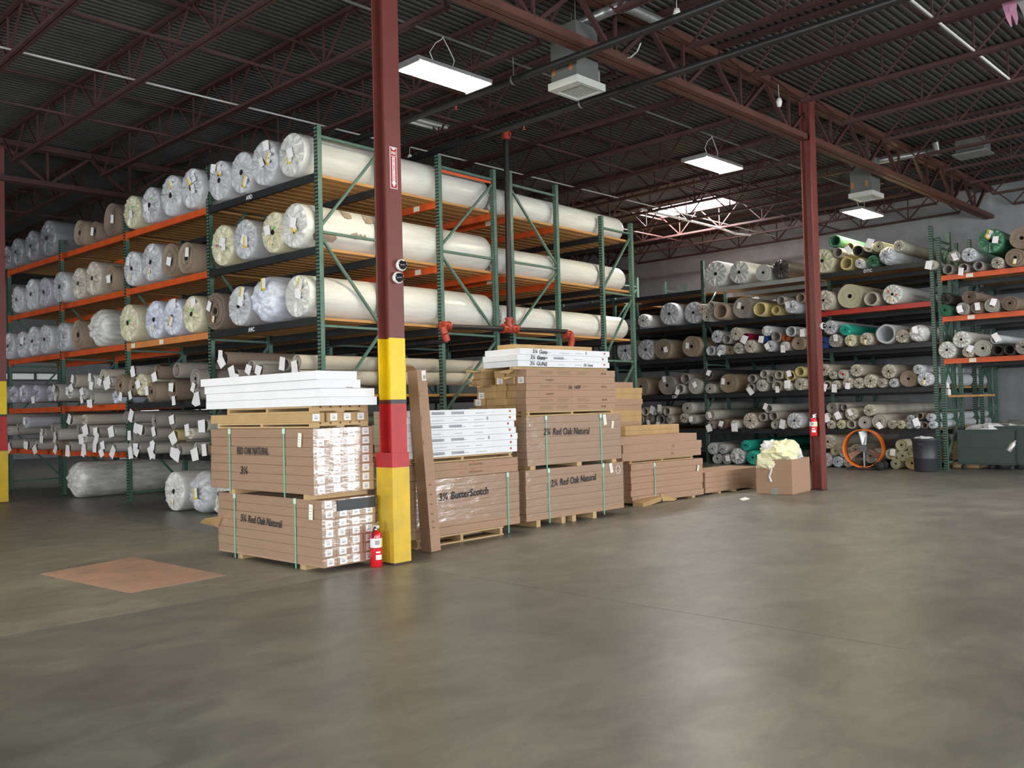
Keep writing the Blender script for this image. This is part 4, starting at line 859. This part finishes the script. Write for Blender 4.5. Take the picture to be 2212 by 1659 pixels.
MB().lohi((.055, .02, .05), (.075, .06, .33)).build('wall_bracket', galv, e2)
g = empty('drum_fan', at(1868, 1014, 'z', 0), radians(-84)); tag(g, 'orange drum fan on a wheeled stand in front of the back rack', 'fan')
rf, zc = .40, .44
b = MB().lathe([(-.15, rf), (-.15, rf-.02), (.15, rf-.02), (.15, rf), (.0, rf+.006), (-.15, rf)], 40, axis='y', c=(0, 0, zc)).build('drum', fan_or, g)
b = MB(); b.tube((0, -.06, zc), (0, .08, zc), .075, 16); b.build('motor', greymetal, g)
for k in range(3):
    a = k*2*pi/3+pi/2; b = MB(); d = Vector((cos(a), 0, sin(a))); t_ = Vector((-sin(a), 0, cos(a))); c = Vector((0, 0, zc))
    vs = [c+d*.06-t_*.03+Vector((0, .03, 0)), c+d*.06+t_*.03-Vector((0, .03, 0)), c+d*.35+t_*.09-Vector((0, .05, 0)), c+d*.36-t_*.07+Vector((0, .05, 0))]
    b.poly(vs+[v+Vector((0, .006, 0)) for v in vs], [(0,1,2,3),(7,6,5,4),(0,4,5,1),(1,5,6,2),(2,6,7,3),(3,7,4,0)]).build('blade', galv, g)
b = MB()
b.lohi((-.045, .06, zc), (.045, .09, zc+rf-.02)); b.lohi((-.012, -.02, zc-rf+.02), (.012, .06, zc))
b.build('motor_brace', galv, g)
b = MB(); b.bar((-.30, -.14, .03), (.34, -.14, .03), .03, .04); b.bar((-.30, .14, .03), (.34, .14, .03), .03, .04); b.bar((-.30, -.14, .03), (-.30, .14, .03), .03, .04); b.bar((.26, -.14, .04), (.22, -.14, .16), .03, .03); b.bar((.26, .14, .04), (.22, .14, .16), .03, .03); b.build('stand', rubber, g)
for y in (-.18, .18): MB().lathe([(-.025, .001), (-.025, .09), (.025, .09), (.025, .001)], 18, axis='y', c=(.34, y, .09)).build('wheel', rubber, g)
p = at(2001, 1018, 'z', 0)
g = empty('trash_can', p); tag(g, 'dark grey round trash can at the foot of the green rack posts', 'trash can')
b = MB(); b.lathe([(0, .20), (.02, .215), (.25, .228), (.26, .236), (.28, .23), (.60, .245), (.62, .262), (.66, .264), (.66, .245), (.60, .235), (.05, .205), (.04, .001)], 28); b.f.insert(0, tuple(range(28))[::-1]); b.m.insert(0, 0); b.sm.insert(0, False); b.build('can_body', binm, g)
for s in (-1, 1): MB().bar((s*.255, -.06, .55), (s*.255, .06, .55), .035, .03).build('handle', binm, g)
blob((0, .02, .62), .2, .2, .07, 9, cloud_w, 'bin_liner', 16, g)
for k, (px, lab, w_, h_) in enumerate(((2137, 'dark green wheeled cart heaped with grey plastic, farther one', 1.05, .80), (2200, 'dark green wheeled cart at the edge of view, nearer one', 1.1, .86))):
    p = at(px+3, 1012, 'z', 0); g = empty('wheeled_cart', p+Vector((0, 0, 0)), TB-pi/2+.1); tag(g, lab, 'cart', 'dark green carts')
    x = w_/2; y = .38
    for nm, lo, hi in (('side_panel', (-x, -y, .12), (x, -y+.02, h_)), ('side_panel', (-x, y-.02, .12), (x, y, h_)), ('end_panel', (-x, -y, .12), (-x+.02, y, h_)), ('end_panel', (x-.02, -y, .12), (x, y, h_)), ('base', (-x, -y, .10), (x, y, .13))): MB().lohi(lo, hi).build(nm, bin_g, g)
    rim = MB(); rim.lohi((-x-.02, -y-.02, h_-.03), (x+.02, -y, h_)); rim.lohi((-x-.02, y, h_-.03), (x+.02, y+.02, h_)); rim.lohi((-x-.02, -y, h_-.03), (-x, y, h_)); rim.lohi((x, -y, h_-.03), (x+.02, y, h_)); rim.lohi((-x, -y-.012, h_*.55), (x, -y, h_*.55+.03)); rim.build('rim', bin_g, g)
    for sx_ in (-1, 1):
        for sy_ in (-1, 1): MB().lathe([(-.02, .001), (-.02, .05), (.02, .05), (.02, .001)], 12, axis='y', c=(sx_*(x-.1), sy_*(y-.06), .05)).build('wheel', rubber, g)
    pl = tag(blob((0, 0, 0), x*.85, y*.8, .13, 20+k, cloud_w if k == 0 else galv, 'plastic_heap', 18), ['crumpled grey plastic heaped on the farther green cart', 'dull grey sheeting folded on the nearer green cart'][k], 'plastic wrap'); pl.location = p+Vector((0, 0, h_-.02)); pl.rotation_euler = (0, 0, TB-pi/2)
p = at(2178, 975, 'z', .45); g = MB().lathe([(0, .045), (.01, .05), (.16, .05), (.20, .02), (.24, .016), (.24, .001)], 14).build('clear_bottle', galv, None, p); g.rotation_euler = (.5, .3, 0); tag(g, 'clear plastic bottle hanging tilted on the side of the green cart', 'bottle')
for k, (px, dz, h) in enumerate(((2038, 0, .14), (2044, 0, .15), (2051, 0, .14), (2042, .15, .12), (2048, .15, .12))):
    p = at(px, 881, 'x', XB+.35, True)
    b = MB().lathe([(0, .038), (.006, .04), (h*.8, .04), (h*.92, .018), (h, .016), (h, .001)], 12).build('white_bottle', paper, None, Bw(XB+.35, p.y, 1.50+dz)); tag(b, 'white bottle in the pyramid on the end rack ledge, %s' % ['lower row first', 'lower row middle', 'lower row last', 'upper row first', 'upper row last'][k], 'bottle', 'white bottles')
b = MB().lohi((XB+.1, -1.1, 1.46), (XB+.75, -.42, 1.50)).build('ledge_board', wood, None, BO, TB); tag(b, 'short wooden ledge in the end rack, under white bottles', 'shelf')
for k, (px, py, w_, h_, m, lab) in enumerate(((2092, 1008, .5, .55, pallet_w, 'mustard cardboard box on the floor between the end rack posts'), (2052, 1010, .5, .18, pallet_w, 'low mustard crate on the floor under the end rack'))):
    p = at(px, py, 'x', XB+.9, True); b = put('cardboard_box', carton_me(.5, w_, h_, m), None, Bw(XB+1.0+.6*k, p.y, 0), (0, 0, TB)); tag(b, lab, 'box')
b = blob((0, 0, 0), .25, .28, .22, 31, cloud_w, 'plastic_bag', 16); p = at(2050, 985, 'x', XB+1.6, True); b.location = Bw(XB+1.7, p.y, .40); tag(b, 'white plastic bag on the low crate under the end rack', 'bag')
# ================================================================ overhead
for k, x in enumerate((1.9, 7.98, 14.02)):
    g = empty('high_bay_light', Bw(x, 1.30, 5.5), TB); tag(g, ['glowing high bay light nearest, next to the banded column', 'glowing high bay light in the middle of the ceiling row', 'glowing high bay light farthest off, before the block wall'][k], 'ceiling light', 'high bay lights')
    MB().lohi((-.56, -.215, 0), (.56, .215, .004)).build('lamp_panel', lamp_m, g)
    h = MB(); h.lohi((-.58, -.235, .005), (.58, .235, .05)); h.lohi((-.60, -.235, -.015), (-.575, .235, .05)); h.lohi((.575, -.235, -.015), (.60, .235, .05)); h.lohi((-.2, -.08, .05), (.2, .08, .09)); h.build('housing', galv, g)
    wr = MB()
    for s in (-1, 1): wr.path([(s*.12, 0, .09), (s*.20, .02, .26), (s*.10, .02, .40), (s*.02, 0, .46), (0, 0, .5)], .006, 5)
    wr.build('hanging_wire', conduit_m, g)
for k, (x, y) in enumerate(((1.9, -8.5), (7.98, -8.5), (-4.2, -8.5), (-4.2, 1.3), (-10.3, 13.5))):  # unseen lamps; the last is added to brighten the far left
    g = empty('high_bay_light', Bw(x, y, 5.5), TB); tag(g, 'glowing high bay light out of the picture, %s of five' % ORD[k], 'ceiling light', 'high bay lights')
    MB().lohi((-.56, -.215, 0), (.56, .215, .004)).build('lamp_panel', lamp_m, g); MB().lohi((-.58, -.235, .005), (.58, .235, .05)).build('housing', galv, g); MB().path([(-.12, 0, .05), (0, 0, .48), (.12, 0, .05)], .006, 5).build('hanging_wire', conduit_m, g)
def pipe(name, label, pts, r, m, cat='pipe', n=8):
    b = MB().path(pts, r, n); return tag(b.build(name, m), label, cat)
pipe('conduit', 'thin pale conduit crossing the joists over the carpet racks', [Bw(x, 5.2, 6.02) for x in (-13, -1.8, 2.6, 8.2, 17.5)], .014, conduit_m)
pipe('conduit', 'bright conduit along the joists beside the pink cloth', [Bw(x, -3.03, 6.02) for x in (-3, 6, 9.0)], .018, conduit_m)
pipe('conduit', 'grey conduit above the row of high bay lights', [Bw(x, 1.33, 6.02) for x in (-2, 6, 15)], .018, greymetal)
for x, y0, y1, lab in ((2.92, -14, 22, 'dark sprinkler pipe nearest, passing the first heater'), (4.27, -14, 22, 'dark sprinkler pipe second, passing between heater and riser')):
    g = empty('sprinkler_pipe', Bw(x, 0, 5.66), TB); tag(g, lab, 'pipe', 'sprinkler pipes'); MB().tube((0, y0, 0), (0, y1, 0), .047, 12).build('pipe_run', pipe_blk, g)
    for y in (-5, 1.1, 7, 13):
        hgr = MB(); hgr.tube((0, y, 0), (0, y, .32), .006, 6); hgr.lathe([(-.015, .06), (.015, .06)], 12, axis='y', c=(0, y, 0)); hgr.build('pipe_hanger', galv, g)
    for y in (2.2, 5.0): hd = MB(); hd.tube((0, y, -.055), (0, y, -.10), .012, 8); hd.tube((0, y, -.10), (0, y, -.105), .025, 10); hd.build('sprinkler_head', coup, g)
# sprinkler riser at the rack end
g = empty('sprinkler_riser', (3.66, -.13, 2.75)); tag(g, 'black sprinkler riser pipe with red couplings at the open rack side', 'pipe')
MB().tube((0, 0, .05), (.03, 0, 3.12), .045, 12).build('riser_pipe', pipe_blk, g)
MB().tube((.03, 0, 3.22), (.03, .9, 3.30), .04, 12).build('feed_pipe', pipe_blk, g)
MB().tube((-1.42, 0, -.04), (1.50, 0, .02), .04, 12).build('header_pipe', pipe_blk, g)
def coupling(loc, ax):
    b = MB(); v = {'x': Vector((1, 0, 0)), 'z': Vector((0, 0, 1)), 'y': Vector((0, 1, 0))}[ax]; c = Vector(loc)
    b.tube(c-v*.055, c+v*.055, .062, 12); b.tube(c-v*.075, c-v*.045, .072, 12); b.tube(c+v*.045, c+v*.075, .072, 12)
    o = v.cross(Vector((0, 0, 1)) if ax != 'z' else Vector((1, 0, 0))); b.bar(c+o*.085-v*.02, c+o*.085+v*.02, .03, .03); b.bar(c-o*.085-v*.02, c-o*.085+v*.02, .03, .03)
    b.build('coupling', coup, g)
coupling((.03, 0, 3.17), 'z'); coupling((0, 0, -.01), 'x'); coupling((0, 0, .10), 'z'); coupling((-.10, 0, -.01), 'x'); coupling((.10, 0, .0), 'x')
for x, s in ((-1.44, -1), (1.52, 1)):
    b = MB(); b.path([(x, 0, -.03), (x+s*.08, -.02, -.06), (x+s*.06, -.04, -.16), (x+s*.02, -.04, -.26)], .055, 10); b.build('elbow', coup, g)
    coupling((x, 0, -.03), 'x'); b = MB(); b.tube((x+s*.02, -.04, -.26), (x+s*.02, .9, -.26), .035, 10); b.build('branch_pipe', pipe_blk, g)
# orange spreader bar under the second row's top brace
b = MB(); b.bar((2.30, -.02, 5.10), (3.40, -.02, 5.11), .03, .035); tag(b.build('spreader_bar', orange), 'thin orange bar tied under the top brace of the second rack', 'bar')
# gas heaters hung between the joists
for k, (x, y, lab) in enumerate(((3.08, .18, 'grey gas heater with louvred underside and angled flue, nearest'), (12.0, .25, 'dark grey gas heater above the farthest high bay light'))):
    g = empty('gas_heater', Bw(x, y, 5.42), TB); tag(g, lab, 'heater', 'gas heaters')
    MB().lohi((0, 0, .09), (.42, .42, .78)).build('cabinet', greymetal, g)
    fr = MB(); fr.lohi((-.03, -.03, 0), (.52, .02, .09)); fr.lohi((-.03, .40, 0), (.52, .45, .09)); fr.lohi((-.03, .02, 0), (.10, .40, .09)); fr.lohi((.48, .02, 0), (.52, .40, .09)); fr.build('outlet_frame', louvre_m, g)
    for j in range(9): MB().box((.125+.04*j, .21, .03), (.006, .38, .045), M=Matrix.Rotation(.5, 3, 'Y')).build('louvre', louvre_m, g)
    b = MB(); b.box((.47, .12, .20), (.09, .14, .16)); b.box((.47, .30, .30), (.07, .1, .1)); b.build('gas_valve', galv, g)
    for yy in (.05, .33): MB().lohi((-.004, yy+.02, .18), (0, yy+.07, .30)).build('warning_label', mat('warning_orange_%d_%d' % (k, yy*100), (.40, .15, .03), .6), g)
    fan = MB(); fan.lathe([(.42, .17), (.50, .17), (.50, .15), (.44, .14)], 20, axis='x', c=(0, .21, .5)); fan.tube((.44, .21, .5), (.54, .21, .5), .05, 10); fan.build('blower', rubber, g)
    for j in range(4):
        a = j*pi/2+.4; MB().bar((.47, .21, .5), (.47, .21+.14*cos(a), .5+.14*sin(a)), .05, .006).build('blower_blade', galv, g)
    for xx, yy in ((.03, .03), (.39, .39)): MB().tube((xx, yy, .78), (xx, yy, 1.1), .006, 6).build('hanger_rod', galv, g)
    fl2 = MB()
    if k == 0: pts = [at(1243, 55, 'z', 6.28, True), at(1338, 14, 'z', 6.33, True), at(1352, 14, 'z', 6.33, True), at(1436, 52, 'z', 6.36, True)]
    else: pts = [at(1895, 348, 'z', 6.25, True), at(2000, 330, 'z', 6.3, True), at(2024, 330, 'z', 6.3, True), at(2020, 306, 'z', 6.5, True)]
    o3 = Vector((x, y, 5.42)); fl2.path([p-o3 for p in pts], .065, 12); fl2.build('flue', galv, g)
    for p in pts[1:3]: MB().lathe([(-.02, .075), (.02, .075)], 14, axis='x', c=p-o3).build('flue_band', galv, g)
# odds and ends on the joists
def sensor(px, py, z, lab):
    p = at(px, py, 'z', z, True); g = empty('motion_sensor', Bw(*p)); tag(g, lab, 'sensor', 'white sensors')
    MB().lathe([(-.10, .001), (-.09, .03), (-.02, .045), (.03, .03), (.04, .001)], 14).build('shade', ivory, g); MB().tube((0, 0, .03), (.03, .02, .25), .006, 6).build('cord', conduit_m, g)
sensor(885, 338, 5.85, 'white bell-shaped sensor hanging above the top wrapped roll'); sensor(1683, 217, 5.95, 'white sensor hanging near the head of the plain column'); sensor(1462, 25, 5.95, 'small bright sensor near the heater flue')
for k, (px, py, dx, lab) in enumerate(((918, 272, .75, 'unlit strip lamp above the wrapped rolls'), (1935, 355, .0, ''),)):
    if not lab: continue
    p = at(px, py, 'z', 6.1, True); g = empty('strip_lamp', Bw(*p), TB); tag(g, lab, 'ceiling light')
    for y in (-.13, .03): MB().lohi((-.38, y, 0), (.38, y+.045, .03)).build('tube', ivory, g)
    MB().lohi((-.40, -.16, .03), (.40, .11, .06)).build('lamp_body', galv, g)
p = at(2188, 322, 'z', 6.0, True); g = empty('junction_box', Bw(*at(2102, 332, 'z', 6.05, True)), TB); tag(g, 'grey bracket box on the joist near the second flue', 'box'); MB().lohi((-.2, -.25, 0), (.2, .25, .25)).build('box_body', greymetal, g); MB().lohi((-.25, -.3, -.03), (.25, .3, 0)).build('box_lid', galv, g)
pipe('cable', 'pale cable drooping beside the first heater', [Bw(*at(px, py, 'z', z, True)) for px, py, z in ((1384, 93, 5.95), (1376, 112, 5.85), (1362, 124, 5.8), (1340, 128, 5.82), (1316, 128, 5.95))], .010, conduit_m, 'cable')
pipe('cable', 'bright cable sagging under the far skylight', [Bw(*at(px, py, 'z', z, True)) for px, py, z in ((1384, 452, 6.0), (1440, 465, 6.0), (1490, 477, 5.95), (1555, 493, 5.95), (1590, 505, 5.9), (1621, 508, 5.9))], .03, conduit_m, 'cable')
g = empty('pink_cloth', Bw(*at(2186, 8, 'z', 6.0, True)), TB); tag(g, 'torn pink cloth and grey plastic hanging from a joist', 'cloth')
def strip(pts, w, m, nm):
    b = MB(); vs = []
    for i, p in enumerate(pts):
        ww = w*(1-i/(len(pts)-.6)); vs += [(p[0]-.0, p[1]-ww, p[2]), (p[0], p[1]+ww, p[2])]
    n = len(vs); b.poly(vs+[(x+.006, y, z) for x, y, z in vs], [(2*i, 2*i+1, 2*i+3, 2*i+2) for i in range(len(pts)-1)]+[(n+2*i+2, n+2*i+3, n+2*i+1, n+2*i) for i in range(len(pts)-1)], 0, True).build(nm, m, g)
strip([(0, .06, .06), (.02, .05, -.06), (.0, .04, -.16), (.02, .02, -.26)], .055, rag_p, 'cloth_strip'); strip([(.02, .0, .06), (0, -.01, -.08), (.03, -.03, -.18), (.0, -.04, -.26)], .05, rag_p, 'cloth_strip'); strip([(.05, -.10, .1), (.03, -.14, -.05), (.06, -.18, -.3), (.06, -.20, -.5)], .10, rag_g, 'plastic_sheet')

# lettering becomes plain mesh
dg = bpy.context.evaluated_depsgraph_get()
for o in [o for o in bpy.data.objects if o.type == 'FONT']:
    me = bpy.data.meshes.new_from_object(o.evaluated_get(dg)); nm = o.name
    n = bpy.data.objects.new('lettering', me); C.objects.link(n); n.parent = o.parent; n.location = o.location; n.rotation_euler = o.rotation_euler; n.scale = o.scale
    bpy.data.objects.remove(o)
